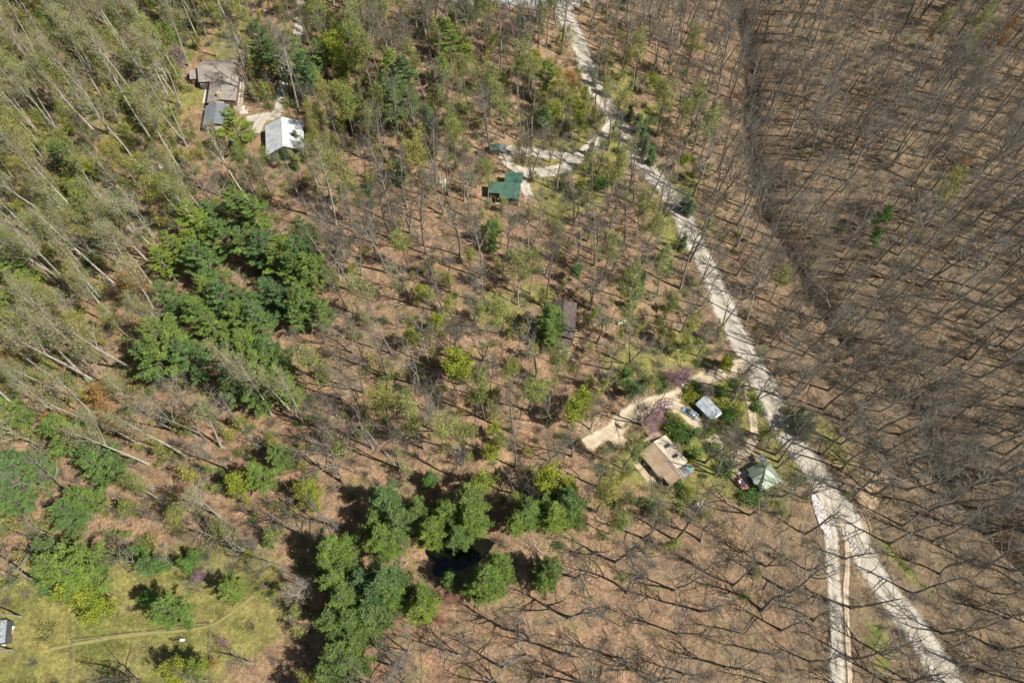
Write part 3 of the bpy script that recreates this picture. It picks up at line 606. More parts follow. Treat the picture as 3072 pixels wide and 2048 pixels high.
# the woods
N_TRY = 24000
XR, YR = (-225, 225), (-14, 268)
for _ in range(N_TRY):
    x = XR[0]+(XR[1]-XR[0])*rnd.random(); y = YR[0]+(YR[1]-YR[0])*rnd.random()
    u, v = proj(x, y, float(hz(x, y)))
    if not (-260 < u < 3330 and -190 < v < 2300): continue
    d = grid(DENS, u, v)
    if rnd.random() > d**.9: continue
    if not base_ok(u, v): continue
    r = 3.9+1.7*(1-d)+1.0*rnd.random()
    if v > 1450 and u > 1250: r += 2.2*min(1, (v-1450)/300)
    if not free(x, y, r+.3) or on_road(x, y): continue
    lf = grid(LEAF, u, v)*(1-.65*min(max((u-(1730+.4*v))/120, 0), 1)); left = min(max((1050-u)/700, 0), 1)*min(max((1750-v)/400, 0), 1)
    q = rnd.random(); q2 = rnd.random()
    if q < lf*(1.4-.75*left): k = 'olivepale' if q2 < left*.6 else ('olive' if q2 < .93 else ('lime' if q2 < .96 else 'fresh'))
    elif rnd.random() < left*.85: k = 'poplar'
    else:
        oakp = .12 if v < 1100 else .12+.45*min((v-1100)/500, 1)
        k = 'oak' if rnd.random() < oakp*(1 if u > 1000 else .5) else ('small' if rnd.random() < .22 else 'bare')
    if k == 'olive' and u < 1000 and rnd.random() < .02: k = 'orange'
    s = rnd.uniform(.55, 1.0)+.2*rnd.random()**3
    if k in ('olive', 'olivepale'): s = rnd.uniform(.6, 1.05)
    if k in ('lime', 'fresh'): s = rnd.uniform(.35, .7)
    f = LIB[k]; hh = f[0][3]*s; z0 = float(hz(x, y)); bad = False
    for fr in (.6, .85):
        uu, vv = proj(x, y, z0+hh*fr)
        for a, b, c, e, w in CLEAR:
            mrg = 14 if k in ('bare', 'oak', 'small') else 22
            if a-mrg <= uu <= c+mrg and b-mrg <= vv <= e+mrg and rnd.random() < w*(1 if k != 'small' else .7): bad = True
    if k not in ('bare', 'oak', 'small') and not bad:
        for fr in (.5, .65, .8, .95):
            t = (CAM_H-0)/(CAM_H-(z0+hh*fr)); uu, vv = proj(x, y, z0+hh*fr); gx_, gy_ = flat(uu, vv)
            if on_road(gx_, gy_, 1.8) and rnd.random() < .8: bad = True
    elif not bad:
        uu, vv = proj(x, y, z0+hh*.8); gx_, gy_ = flat(uu, vv)
        if on_road(gx_, gy_, .5) and rnd.random() < (.6 if v < 900 else .35): bad = True
    if bad: continue
    add_tree(k, x, y, s, lean=(rnd.gauss(0, .035), rnd.gauss(0, .035)))
print('TREES', len(TREES))
PHR = {'bare':('bare_tree','bare tree'),'oak':('bare_tree','wide bare tree'),'small':('bare_tree','thin bare sapling'),'silver':('bare_tree','dense silvery bare tree'),
 'poplar':('budding_tree','pale trunked tree'),'olive':('leafing_tree','olive green tree'),'olivepale':('leafing_tree','pale stemmed olive tree'),'lime':('leafing_tree','yellow green tree'),
 'fresh':('leafing_tree','fresh green tree'),'orange':('leafing_tree','orange budding tree'),'red':('leafing_tree','reddish budding tree'),'redbud':('redbud_tree','pink flowering redbud'),
 'pine':('pine_tree','dark green pine'),'spruce':('spruce_tree','full bluish green conifer'),'cedar':('cedar_tree','narrow green cedar'),'deadpine':('dead_pine_tree','brown dead pine')}
GROUPS = {'bare_tree':'bare winter trees in the woods','budding_tree':'pale trunked budding trees in the woods','leafing_tree':'trees coming into leaf in the woods','redbud_tree':'pink redbuds in bloom',
 'pine_tree':'pines in the evergreen stands','spruce_tree':'conifers around the pond','cedar_tree':'narrow cedars','dead_pine_tree':'brown dead pines'}
LAND = [('brown roofed house', 650,250),('white metal barn',848,405),('green roofed cabin',1515,560),('road junction',1700,20),('gravel loop drive',1640,480),('dark roofed cabin',1695,960),('tan roofed house',2010,1375),
 ('grey metal shed',2125,1220),('green hip roof',2295,1420),('dark pond',1400,1680),('meadow trail',440,1900),('white rock rubble',2448,1560),('mown meadow',600,1860),('pine stand',700,880),('bright lime tree',1370,1100),
 ('gravel road bend',2180,930),('silver car',2067,1240),('top left shed',50,10),('dark ravine',2262,380),('garden gate',538,1917),('split of the roads',2500,1540),('white tank',700,421),('wooden rack boards',1330,550),
 ('orange tree pair',300,1220),('left edge middle',0,1000),('right edge middle',3072,1000),('upper right corner',3072,0),('lower right corner',3072,2048),('lower left corner',0,2048),('bottom edge middle',1536,2048),('top edge left quarter',1050,0),
 ('right edge lower quarter',3072,1550),('right edge upper quarter',3072,480),('left edge upper quarter',0,430),('left edge lower quarter',0,1500),('lower lane end',2510,2048),('top edge right quarter',2400,0)]
ORD = ['nearest','second nearest','third nearest','fourth nearest','fifth nearest','sixth nearest','seventh nearest','eighth nearest','ninth nearest','tenth nearest','eleventh nearest','twelfth nearest','thirteenth nearest','fourteenth nearest','fifteenth nearest','sixteenth nearest']
SECT = ['right of','upper right of','above','upper left of','left of','lower left of','below','lower right of']
def keyof(t):
    u, v = proj(t['x'], t['y'], t['z']+t['h']*.7); t['cu'], t['cv'] = u, v
    best = min(range(len(LAND)), key=lambda i: (LAND[i][1]-u)**2+(LAND[i][2]-v)**2); n, lu, lv = LAND[best]
    a = math.atan2(lv-v, u-lu); return best, int(((a+math.pi/8) % (2*math.pi))//(math.pi/4)), math.hypot(lu-u, lv-v)
for t in TREES:
    t['lm'], t['sec'], t['ld'] = keyof(t); t['vis'] = -20 < t['cu'] < 3092 and -20 < t['cv'] < 2068; t['name'] = PHR[t['kind']][0]
    t['dist'] = math.dist((t['x'], t['y'], t['z']+10), (0, 0, CAM_H))
indiv = []; rest = []
byname = {}
for t in TREES: byname.setdefault(t['name'], []).append(t)
for nme, l in byname.items():
    vis = sorted([t for t in l if t['vis']], key=lambda t: (not t['ex'], t['dist']/max(t['h'], 6)))
    indiv += vis[:300]; rest += vis[300:]+[t for t in l if not t['vis']]
grp = {}
for t in indiv: grp.setdefault((PHR[t['kind']][1], t['lm'], t['sec']), []).append(t)
for (ph, lm, sec), l in grp.items():
    l.sort(key=lambda t: t['ld'])
    for i, t in enumerate(l):
        nm = LAND[lm][0]; t['label'] = f"{ph}, {ORD[min(i, 15)]} {SECT[sec]} the {nm}"
def rotm(t):
    return (t['lean'][0], t['lean'][1], t['rz'])
for t in indiv:
    f = LIB[t['kind']][t['form']]
    e = empty(t['name'], (t['x'], t['y'], t['z']), 0, t['label'], 'tree', GROUPS[t['name']])
    e.rotation_euler = rotm(t); e.scale = (t['s'],)*3
    a = bpy.data.objects.new('trunk', f[0]); b = bpy.data.objects.new('crown', f[1])
    for o in (a, b): COL.objects.link(o); o.parent = e
print('indiv', len(indiv), 'rest', len(rest))
# everything beyond the 300 of a kind: instanced points, one stuff object per kind
def instancer(name, meshes, pts, rots, scl, idx, label=None):
    me = bpy.data.meshes.new(name); me.vertices.add(len(pts)); me.vertices.foreach_set('co', np.asarray(pts, np.float32).ravel())
    for nm, ty, arr, key in (('rot', 'FLOAT_VECTOR', rots, 'vector'), ('scl', 'FLOAT', scl, 'value'), ('pick', 'INT', idx, 'value')):
        at = me.attributes.new(nm, ty, 'POINT'); at.data.foreach_set(key, np.asarray(arr, np.int32 if ty == 'INT' else np.float32).ravel())
    o = bpy.data.objects.new(name, me); COL.objects.link(o); o['kind'] = 'stuff'
    if label: o['label'] = label
    ng = bpy.data.node_groups.new(name, 'GeometryNodeTree')
    ng.interface.new_socket('Geometry', in_out='INPUT', socket_type='NodeSocketGeometry'); ng.interface.new_socket('Geometry', in_out='OUTPUT', socket_type='NodeSocketGeometry')
    N = ng.nodes; L = ng.links; gi = N.new('NodeGroupInput'); go = N.new('NodeGroupOutput'); jn = N.new('GeometryNodeJoinGeometry')
    def attr(nm, ty):
        a = N.new('GeometryNodeInputNamedAttribute'); a.data_type = ty; a.inputs[0].default_value = nm; return a.outputs[0]
    ra = attr('rot', 'FLOAT_VECTOR'); sa = attr('scl', 'FLOAT'); pa = attr('pick', 'INT')
    e2r = N.new('FunctionNodeEulerToRotation'); L.new(ra, e2r.inputs[0])
    for k, m_ in enumerate(meshes):
        src = bpy.data.objects.new(name+'_source', m_)
        oi = N.new('GeometryNodeObjectInfo'); oi.inputs['Object'].default_value = src; oi.inputs['As Instance'].default_value = True
        cmp_ = N.new('FunctionNodeCompare'); cmp_.data_type = 'INT'; cmp_.operation = 'EQUAL'
        ii = [s for s in cmp_.inputs if s.type == 'INT']; L.new(pa, ii[0]); ii[1].default_value = k
        m2p = N.new('GeometryNodeMeshToPoints'); L.new(gi.outputs[0], m2p.inputs['Mesh']); L.new(cmp_.outputs[0], m2p.inputs['Selection'])
        ip = N.new('GeometryNodeInstanceOnPoints'); L.new(m2p.outputs[0], ip.inputs['Points']); L.new(oi.outputs['Geometry'], ip.inputs['Instance'])
        L.new(e2r.outputs[0], ip.inputs['Rotation']); L.new(sa, ip.inputs['Scale']); L.new(ip.outputs[0], jn.inputs[0])
    L.new(jn.outputs[0], go.inputs[0])
    md = o.modifiers.new('instances', 'NODES'); md.node_group = ng
    return o
SN = {'bare_tree':'bare_woods','budding_tree':'budding_woods','leafing_tree':'leafing_woods'}
for nme in set(t['name'] for t in rest):
    l = [t for t in rest if t['name'] == nme]; keys = sorted(set((t['kind'], t['form']) for t in l)); ms = [LIB[k][f][2] for k, f in keys]
    instancer(SN.get(nme, 'outer_'+nme.replace('_tree', '_woods')), ms, [(t['x'], t['y'], t['z']) for t in l], [rotm(t) for t in l], [t['s'] for t in l], [keys.index((t['kind'], t['form'])) for t in l])
# ------------------------------------------------------------ undergrowth, fallen wood
def joined(a, b, ma, mb):
    if b is None: return mesh_obj('brush', a[0], a[1], M[ma], 'nolink').data
    return mesh_obj('brush', np.concatenate([a[0], b[0]]), np.concatenate([a[1], b[1]+len(a[0])]), None, 'nolink', mats=[M[ma], M[mb]], midx=np.concatenate([np.zeros(len(a[1])), np.ones(len(b[1]))])).data
brown = [joined(*bush(400+i, 2.6, 1.6, 8, 0), 'twig', 'twig') for i in range(3)]
greenb = [joined(*bush(410+i, 2.2, 1.3, 6, 420, .11), 'twig', 'olive') for i in range(2)]+[joined(*bush(415+i, 1.5, 1.2, 5, 380, .11), 'twig', 'green') for i in range(2)]
def sticks(seed):
    g = np.random.default_rng(seed); s = TM(); s.rng = g
    for i in range(5):
        a = g.random()*6.28; c = g.normal(size=2)*1.2; L = 1+2.2*g.random(); d = np.array((math.cos(a), math.sin(a), 0)); p = np.array((c[0], c[1], .08))
        s.tube([p-d*L/2, p+g.normal(size=3)*.05, p+d*L/2], [.045, .035, .015], 4)
    v, f, _ = s.arrays(); return mesh_obj('stick', v, f, M['paletwig'], 'nolink').data
stk = [sticks(i) for i in range(3)]
def scatter(name, n, meshes, fn, smin, smax, zoff=0):
    P_, Rr, S_, I_ = [], [], [], []
    for _ in range(n):
        x = rnd.uniform(-205, 205); y = rnd.uniform(-5, 250); z = float(hz(x, y)); u, v = proj(x, y, z)
        if not (-120 < u < 3190 and -80 < v < 2120): continue
        i = fn(x, y, u, v)
        if i is None or not base_ok(u, v) or on_road(x, y, -.1): continue
        P_.append((x, y, z+zoff)); Rr.append((0, 0, rnd.random()*6.283)); S_.append(rnd.uniform(smin, smax)); I_.append(i)
    instancer(name, meshes, P_, Rr, S_, I_); print(name, len(P_))
RAVB = lambda x, y: float(poly_dist(np.array([x]), np.array([y]), RAV)[0][0])
def fb(x, y, u, v):
    p = grid(BRUSH, u, v)*(.6 if u < 2050 else .42)
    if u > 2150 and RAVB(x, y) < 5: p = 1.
    if any(a <= u <= c and b <= v <= e for a, b, c, e, w in CLEAR if w > .8): p *= .25
    return rnd.randrange(3) if rnd.random() < p else None
def fg(x, y, u, v):
    lf = grid(LEAF, u, v)*grid(BRUSH, u, v)*1.9
    nb = max([w*math.exp(-((x-flat(a, b)[0])**2+(y-flat(a, b)[1])**2)/r**2) for a, b, r, w in [(2130,1330,9,.9),(2200,1220,8,.9),(1890,1150,9,.6),(2200,1490,9,.8),(2020,1480,8,.6),(2350,1450,6,.6),(90,1150,14,.6),(480,1680,9,.6),(1660,620,10,.5)]])
    return rnd.randrange(4) if rnd.random() < max(lf, nb)*.75 else None
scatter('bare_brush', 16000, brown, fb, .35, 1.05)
def fs(x, y, u, v):
    if v > 1780 and u < 860: return None
    p = grid(BRUSH, u, v)*(.95 if u < 2000 else .75)*(.5 if v > 1500 and u > 1500 else 1)
    return rnd.randrange(2) if rnd.random() < p else None
scatter('bare_saplings', 6500, [LIB['sapling'][0][2], LIB['sapling'][1][2]], fs, .4, 1.25)
scatter('leafy_saplings', 6000, [LIB['leafysapling'][0][2], LIB['leafysapling'][1][2]], lambda x, y, u, v: rnd.randrange(2) if rnd.random() < (grid(LEAF, u, v)*1.25)**1.6*(1-.6*(u > 1900 and v < 900))*1.5 and not (v > 1750 and u < 860) else None, .4, 1.2)
scatter('green_undergrowth', 11000, greenb, fg, .45, 1.2)
scatter('fallen_sticks', 6500, stk, lambda x, y, u, v: rnd.randrange(3) if rnd.random() < grid(DENS, u, v)*.9 and not (v > 1780 and u < 860) else None, .6, 1.6)
# ------------------------------------------------------------ buildings, vehicles and small things
M['whiteroof'] = mat('white_metal_roof', (.66,.67,.68), .45, base2=(.46,.48,.5), scale=.5, spec=.4)
M['greyroof'] = mat('weathered_grey_roof', (.24,.205,.175), .85, base2=(.34,.295,.25), scale=.7)
M['charroof'] = mat('charcoal_roof', (.15,.165,.18), .8, base2=(.2,.215,.23), scale=.6)
M['greenroof'] = mat('green_metal_roof', (.04,.1,.068), .55, base2=(.085,.165,.115), scale=.5)
M['palegreenroof'] = mat('faded_green_metal', (.24,.33,.24), .36, base2=(.38,.42,.31), scale=.7, metal=.3)
M['tanroof'] = mat('rusty_tan_metal_roof', (.42,.29,.18), .6, base2=(.5,.4,.29), scale=.5)
M['rust'] = mat('rust_patch', (.42,.23,.12), .8, base2=(.46,.31,.19), scale=1.5)
M['creamroof'] = mat('cream_coated_roof', (.62,.5,.37), .7, base2=(.72,.61,.47), scale=.35)
M['zinc'] = mat('galvanised_roof', (.42,.46,.5), .4, base2=(.56,.6,.63), scale=.8, metal=.3)
M['brownroof'] = mat('dark_shingle_roof', (.075,.06,.052), .9, base2=(.13,.105,.09), scale=1.2)
M['rib'] = mat('roof_rib', (.6,.6,.58), .5)
M['charwall'] = mat('charcoal_siding', (.07,.075,.085), .8, base2=(.1,.105,.115), scale=.8)
M['brownwall'] = mat('brown_wood_siding', (.14,.09,.055), .85, base2=(.2,.135,.085), scale=2)
M['tanwall'] = mat('tan_siding', (.42,.34,.24), .85, base2=(.5,.41,.3), scale=1)
M['whitetrim'] = mat('white_trim', (.78,.78,.76), .6)
M['deck'] = mat('grey_deck_boards', (.42,.38,.3), .85, base2=(.56,.51,.4), scale=1.5, stretch=(1, 8, 1))
M['darkdeck'] = mat('dark_deck_boards', (.1,.09,.085), .85, base2=(.16,.145,.13), scale=2)
M['cedarwood'] = mat('orange_stained_deck', (.36,.16,.06), .7, base2=(.44,.22,.09), scale=2)
M['freshwood'] = mat('fresh_lumber', (.62,.46,.28), .8, base2=(.7,.55,.36), scale=2)
M['stone'] = mat('tan_fieldstone', (.42,.33,.2), .9, base2=(.56,.46,.3), scale=2.5)
M['concrete'] = mat('pale_concrete', (.5,.46,.38), .9, base2=(.62,.58,.5), scale=1.2)
M['rock'] = mat('white_limestone', (.5,.46,.43), .9, base2=(.72,.67,.64), scale=4)
M['glass'] = mat('window_glass', (.08,.12,.15), .08, spec=.8)
M['black'] = mat('dark_metal', (.02,.022,.025), .5)
M['tyre'] = mat('tyre_rubber', (.015,.015,.016), .8)
M['rim'] = mat('alloy_rim', (.5,.5,.52), .35, metal=.7)
M['silverpaint'] = mat('silver_blue_paint', (.42,.48,.56), .25, metal=.35, spec=.7)
M['redpaint'] = mat('faded_red_paint', (.4,.13,.13), .32, base2=(.52,.24,.23), scale=1.5, spec=.6)
M['redplastic'] = mat('red_plastic', (.7,.03,.03), .5)
M['teal'] = mat('teal_water_tub', (.02,.42,.45), .3)
M['orangeplastic'] = mat('orange_plastic', (.75,.33,.08), .6)
M['pole'] = mat('weathered_pole_wood', (.24,.19,.14), .9, base2=(.32,.26,.2), scale=1)
M['tank'] = mat('white_tank_paint', (.72,.76,.76), .4)
M['greenpaint'] = mat('green_painted_board', (.16,.3,.22), .7)
M['wire'] = mat('fence_wire', (.3,.24,.18), .7)
M['log'] = mat('barkless_log', (.5,.41,.3), .9, .2, scale=2, objrand=[(.36,.3,.23),(.58,.5,.38)])
def root_at(name, u, v, h, ang, label, cat, group=None):
    p = W(u, v, h); return empty(name, (p.x, p.y, p.z-h), R(ang), label, cat, group)
def gable(root, cx, cy, L, Wd, eave, rise, over, rm, wm, ax='x', z0=-.8, ribs=0.0, th=.14, rn='roof', wn='wall'):
    """walls with gable ends and a two-slope roof; ridge along local x (or y)"""
    def T(a, b, z): return (cx+a, cy+b, z) if ax == 'x' else (cx-b, cy+a, z)
    w = MB(); a, b = L/2, Wd/2
    w.poly([T(-a,-b,z0),T(a,-b,z0),T(a,b,z0),T(-a,b,z0),T(-a,-b,eave),T(a,-b,eave),T(a,b,eave),T(-a,b,eave),T(-a,0,eave+rise),T(a,0,eave+rise)],
           [(0,1,5,4),(2,3,7,6),(1,2,6,9,5),(3,0,4,8,7),(4,5,9,8),(6,7,8,9),(3,2,1,0)])
    wall = w.build(wn, M[wm], root)
    r = MB(); k = rise/b; bo = b+over; ao = a+over; e = eave-k*over+.16; top = eave+rise+.16
    r.slab([T(-ao,-bo,e),T(ao,-bo,e),T(ao,0,top),T(-ao,0,top)], th); r.slab([T(ao,bo,e),T(-ao,bo,e),T(-ao,0,top+.003),T(ao,0,top+.003)], th)
    r.bar(T(-ao,0,top+.02), T(ao,0,top+.02), .3, .06)
    if ribs:
        n = int(2*ao/ribs)
        for i in range(n+1):
            x = -ao+.04+i*(2*ao-.08)/n
            for s in (-1, 1): r.bar(T(x,s*bo*.995,e+.025), T(x,s*.1,top+.02), .05, .05)
    roof = r.build(rn, M[rm], root)
    return wall, roof
def window(root, x, y, z, w, h, face='-y', frame='whitetrim'):
    m = MB(); g = MB(); t = .06
    if face in ('-y', '+y'):
        s = -1 if face == '-y' else 1
        m.box(x-w/2-.08, x+w/2+.08, min(y, y+s*t), max(y, y+s*t), z-.08, z+h+.08); g.box(x-w/2, x+w/2, min(y+s*t, y+s*(t+.02)), max(y+s*t, y+s*(t+.02)), z, z+h)
    else:
        s = -1 if face == '-x' else 1
        m.box(min(x, x+s*t), max(x, x+s*t), y-w/2-.08, y+w/2+.08, z-.08, z+h+.08); g.box(min(x+s*t, x+s*(t+.02)), max(x+s*t, x+s*(t+.02)), y-w/2, y+w/2, z, z+h)
    o = m.build('window', M[frame], root); g.build('pane', M['glass'], o)
def door(root, x, y, z, w, h, mm='whitetrim', s=-1, name='door'):
    m = MB().box(x-w/2, x+w/2, min(y, y+s*.07), max(y, y+s*.07), z, z+h); return m.build(name, M[mm], root)

# white barn
b = root_at('metal_barn', 846, 396, 6.0, 11, 'white metal barn with dark walls at the end of the gravel drive', 'barn')
gable(b, 0, .3, 11.3, 10.6, 3.2, 2.6, .3, 'whiteroof', 'charwall', 'y', ribs=.9)
door(b, -2.4, -5.35, -.2, 3.2, 2.7, 'charroof', name='garage_door'); door(b, 2.6, -5.35, -.2, 3.2, 2.7, 'charroof', name='garage_door'); window(b, -5.3, 1, 1.2, 1.1, 1, '-x')
# brown roofed house
b = root_at('house', 650, 211, 3.3, 6, 'rambling house with weathered brown roofs, stone chimney and side deck', 'house')
ho = Vector(b.location); 
def loc(rt, u, v, h):
    p = W(u, v, h)-Vector(rt.location); a = -rt.rotation_euler.z; return (p.x*math.cos(a)-p.y*math.sin(a), p.x*math.sin(a)+p.y*math.cos(a))
gable(b, .7, 0, 11.2, 9.0, 3.2, 2.3, .3, 'greyroof', 'brownwall', 'x')
x, y = loc(b, 669, 266, 3.2); gable(b, x, y-.1, 10.4, 8.2, 3.0, .9, .3, 'greyroof', 'brownwall', 'y')
x, y = loc(b, 586, 219, 2.6); gable(b, x, y, 2.6, 4.8, 2.3, 1.3, .2, 'greyroof', 'brownwall', 'x')
x, y = loc(b, 650, 303, 2.8); gable(b, x, y, 3.4, 4.3, 2.6, .8, .15, 'greyroof', 'tanwall', 'y')
x, y = loc(b, 664, 298, 2.5); MB().poly([(x-1.0,y-.9,-.8),(x+1.1,y-.9,-.8),(x+1.1,y+.9,-.8),(x-1.0,y+.9,-.8),(x-.8,y-.7,3.1),(x+.9,y-.7,3.1),(x+.9,y+.7,3.1),(x-.8,y+.7,3.1),(x-.45,y-.4,5.2),(x+.45,y-.4,5.2),(x+.45,y+.4,5.2),(x-.45,y+.4,5.2)],
   [(0,1,5,4),(1,2,6,5),(2,3,7,6),(3,0,4,7),(4,5,9,8),(5,6,10,9),(6,7,11,10),(7,4,8,11),(8,9,10,11)]).build('chimney', M['stone'], b)
x, y = loc(b, 685, 297, 1.6); MB().box(x-1.9, x+1.9, y-1.2, y+1.2, 1.3, 1.5).build('porch_floor', M['cedarwood'], b)
x, y = loc(b, 716, 279, 1.0); d = MB().box(x-1.5, x+1.5, y-5.4, y+5, .85, 1.0); dk = d.build('deck', M['deck'], b)
m = MB()
for k in range(8): m.bar((x+1.45, y-5.3+k*1.47, -.8), (x+1.45, y-5.3+k*1.47, 2.0), .1)
m.bar((x+1.45, y-5.3, 2.0), (x+1.45, y+5, 2.0), .12, .05); m.bar((x+1.45, y-5.3, 1.5), (x+1.45, y+5, 1.5), .05, .05); m.bar((x-1.4,y-5.3,2.0),(x+1.45,y-5.3,2.0), .12, .05); m.build('railing', M['deck'], dk)
m = MB()
for k in range(6): m.box(x-1.3, x+1.3, y-5.55-k*.3, y-5.3-k*.3, .75-k*.16, .82-k*.16)
m.build('stairs', M['deck'], b)
for (u, v) in ((590, 240), (616, 254)):
    x, y = loc(b, u, v, 1.2); fr = MB().slab([(x-.65,y-1.1,.5),(x+.65,y-1.1,.5),(x+.65,y+1,2.1),(x-.65,y+1,2.1)], .14).build('window', M['brownwall'], b)
    MB().slab([(x-.45,y-.9,.69),(x+.45,y-.9,.69),(x+.45,y+.8,1.99),(x-.45,y+.8,1.99)], .02).build('pane', M['glass'], fr)
x, y = loc(b, 672, 262, 4.2); MB().cyl((x,y-3,3.2),(x,y-3,4.6),.12).build('flue', M['zinc'], b)
for k in (-3.5, 0, 3.5): window(b, k-1, -4.6, 1.1, 1.1, 1.1)
# dark garage
b = root_at('garage', 648, 345, 2.8, 6, 'charcoal roofed garage just below the brown roofed house', 'garage')
gable(b, 0, 0, 8.3, 6.9, 2.6, .9, .2, 'charroof', 'brownwall', 'y'); door(b, .8, -4.15, -.2, 2.6, 2.2, 'whitetrim', name='garage_door'); window(b, -2.2, -4.15, 1, .8, .8)
# green roofed cabin
b = root_at('cabin', 1514, 568, 3.8, -3, 'green metal roofed cabin beside the gravel loop drive', 'cabin')
z1, z2 = 3.35, 3.95
r = MB().slab([(-4.6,-1.3,z1+.1),(-1.35,-1.3,z1+.1),(-1.35,-3.0,z1-.12),(4.3,-3.0,z1-.12),(4.6,2.5,z2),(-4.6,2.5,z2)], .12)
for k in range(16): r.bar((-4.5+k*.6,-2.95 if -4.5+k*.6 > -1.2 else -1.25,(z1-.1 if -4.5+k*.6 > -1.2 else z1+.12)+.03),(-4.5+k*.6,2.45,z2+.03), .04, .04)
r.build('roof', M['greenroof'], b)
MB().box(-3.9,4.0,-.9,2.2,-.9,3.2).box(-.9,4.0,-2.5,-.902,-.9,3.15).build('wall', M['brownwall'], b)
r = MB().slab([(-.3,2.75,3.75),(5.0,2.75,3.75),(5.1,6.9,3.45),(-.2,6.9,3.45)], .12)
for k in range(9): r.bar((-.2+k*.63,2.8,3.78),(-.15+k*.63,6.85,3.48), .04, .04)
r.build('porch_roof', M['greenroof'], b)
m = MB().box(.3,4.4,3.1,6.4,-.9,3.3); m.build('annex', M['tanwall'], b)
window(b, .6, -2.5, 1.1, .9, 1.0); window(b, 2.6, -2.5, 1.1, .9, 1.0); MB().box(-4.2,-1.0,-2.6,-.95,.3,.42).build('porch_floor', M['deck'], b)
m = MB()
for xx, yy in ((-4.1,-2.5),(-2.6,-2.5),(-4.1,-1.0)): m.bar((xx,yy,-.8),(xx,yy,3.0), .12)
m.build('porch_post', M['deck'], b); MB().cyl((2.9,-3.2,2.6),(2.9,-3.2,4.8),.1).build('stovepipe', M['black'], b)
# little green shed with open carport
b = root_at('garden_shed', 1484, 440, 2.4, 4, 'small green roofed shed half hidden by pines at the top of the loop drive', 'shed')
gable(b, 0, 0, 2.8, 2.3, 2.1, .5, .2, 'greenroof', 'brownwall', 'x'); m = MB().slab([(1.7,-1.2,1.9),(3.4,-1.2,1.9),(3.4,1.1,2.2),(1.7,1.1,2.2)], .08); m.build('lean_to', M['charroof'], b)
m = MB()
for xx in (1.8, 3.3): m.bar((xx,-1.1,-.5),(xx,-1.1,1.85), .1)
m.build('post', M['deck'], b)
# dark roofed cabin behind the conifer
b = root_at('cabin', 1689, 950, 4.5, -6, 'dark shingled cabin half hidden behind a conifer with stacked lumber', 'cabin')
gable(b, 0, 0, 10.4, 6.4, 2.8, 1.55, .3, 'brownroof', 'brownwall', 'y')
x, y = loc(b, 1690, 1022, 2.4); MB().slab([(x-2.1,y-1.9,2.15),(x+2.1,y-1.9,2.15),(x+2.1,y+1.7,2.45),(x-2.1,y+1.7,2.45)], .12).build('porch_roof', M['brownroof'], b)
m = MB()
for xx in (-1.9, 1.9): m.bar((x+xx,y-1.7,-.8),(x+xx,y-1.7,2.05), .12)
m.build('post', M['freshwood'], b); MB().box(x-2.2,x+2.2,y-3.4,y+1.7,-.3,.25).build('deck', M['deck'], b)
window(b, 3.2, 2, .9, 1.0, 1.1, '+x'); window(b, 3.2, -2, .9, 1.0, 1.1, '+x'); door(b, .5, -5.2, .25, .9, 2)
for k in range(7):
    x, y = loc(b, 1722+rnd.random()*4, 975+k*8, .3)
    p = W(1723+k%3, 972+k*9, .2); o = MB().box(-.9,.9,-.13,.13,-.1,.08).build('lumber_board', M['freshwood'], None); o.location = p; o.rotation_euler = (0,0,R(-20+6*k))
    tag(o, f'pale board, {ORD[k].replace("nearest","")or"first"} from the top in the stack right of the dark cabin'.replace('board,  ', 'board, first '), 'lumber', 'pale lumber beside the dark cabin')
pf = root_at('deck_platform', 1636, 1024, .3, 10, 'low round edged wooden platform left of the dark cabin', 'platform')
MB().poly([(x_*1.0,y_*1.0,z_) for z_ in (-.5,.25) for x_,y_ in ((-1.6,-1.3),(1.5,-1.3),(1.5,.6),(.6,1.4),(-.9,1.4),(-1.7,.5))], [(5,4,3,2,1,0),(6,7,8,9,10,11)]+[(i,(i+1)%6,6+(i+1)%6,6+i) for i in range(6)]).build('boards', M['stone'], pf)
def lawn_chair(u, v, rz, label, h=.25):
    e = root_at('lawn_chair', u, v, h, rz, label, 'chair', 'red lawn chairs by the dark cabin'); e.location.z += h
    MB().slab([(-.3,-.35,.34),(.3,-.35,.34),(.3,.25,.28),(-.3,.25,.28)], .05).build('seat', M['redplastic'], e)
    MB().slab([(-.3,.2,.28),(.3,.2,.28),(.28,.55,1.0),(-.28,.55,1.0)], .05).build('backrest', M['redplastic'], e)
    for sx in (-1, 1):
        MB().box(sx*.36-.06,sx*.36+.06,-.35,.35,.52,.56).build('armrest', M['redplastic'], e)
        for sy in (-.3, .3): MB().box(sx*.33-.03,sx*.33+.03,sy-.03,sy+.03,0,.52).build('leg', M['redplastic'], e)
lawn_chair(1638,1026,60,'red lawn chair on the platform, upper of the two together'); lawn_chair(1643,1034,40,'red lawn chair on the platform, lower of the two together')
lawn_chair(1640,1048,150,'red lawn chair on the ground below the platform',0); lawn_chair(1657,1050,200,'red lawn chair furthest right, near the porch of the dark cabin',0)
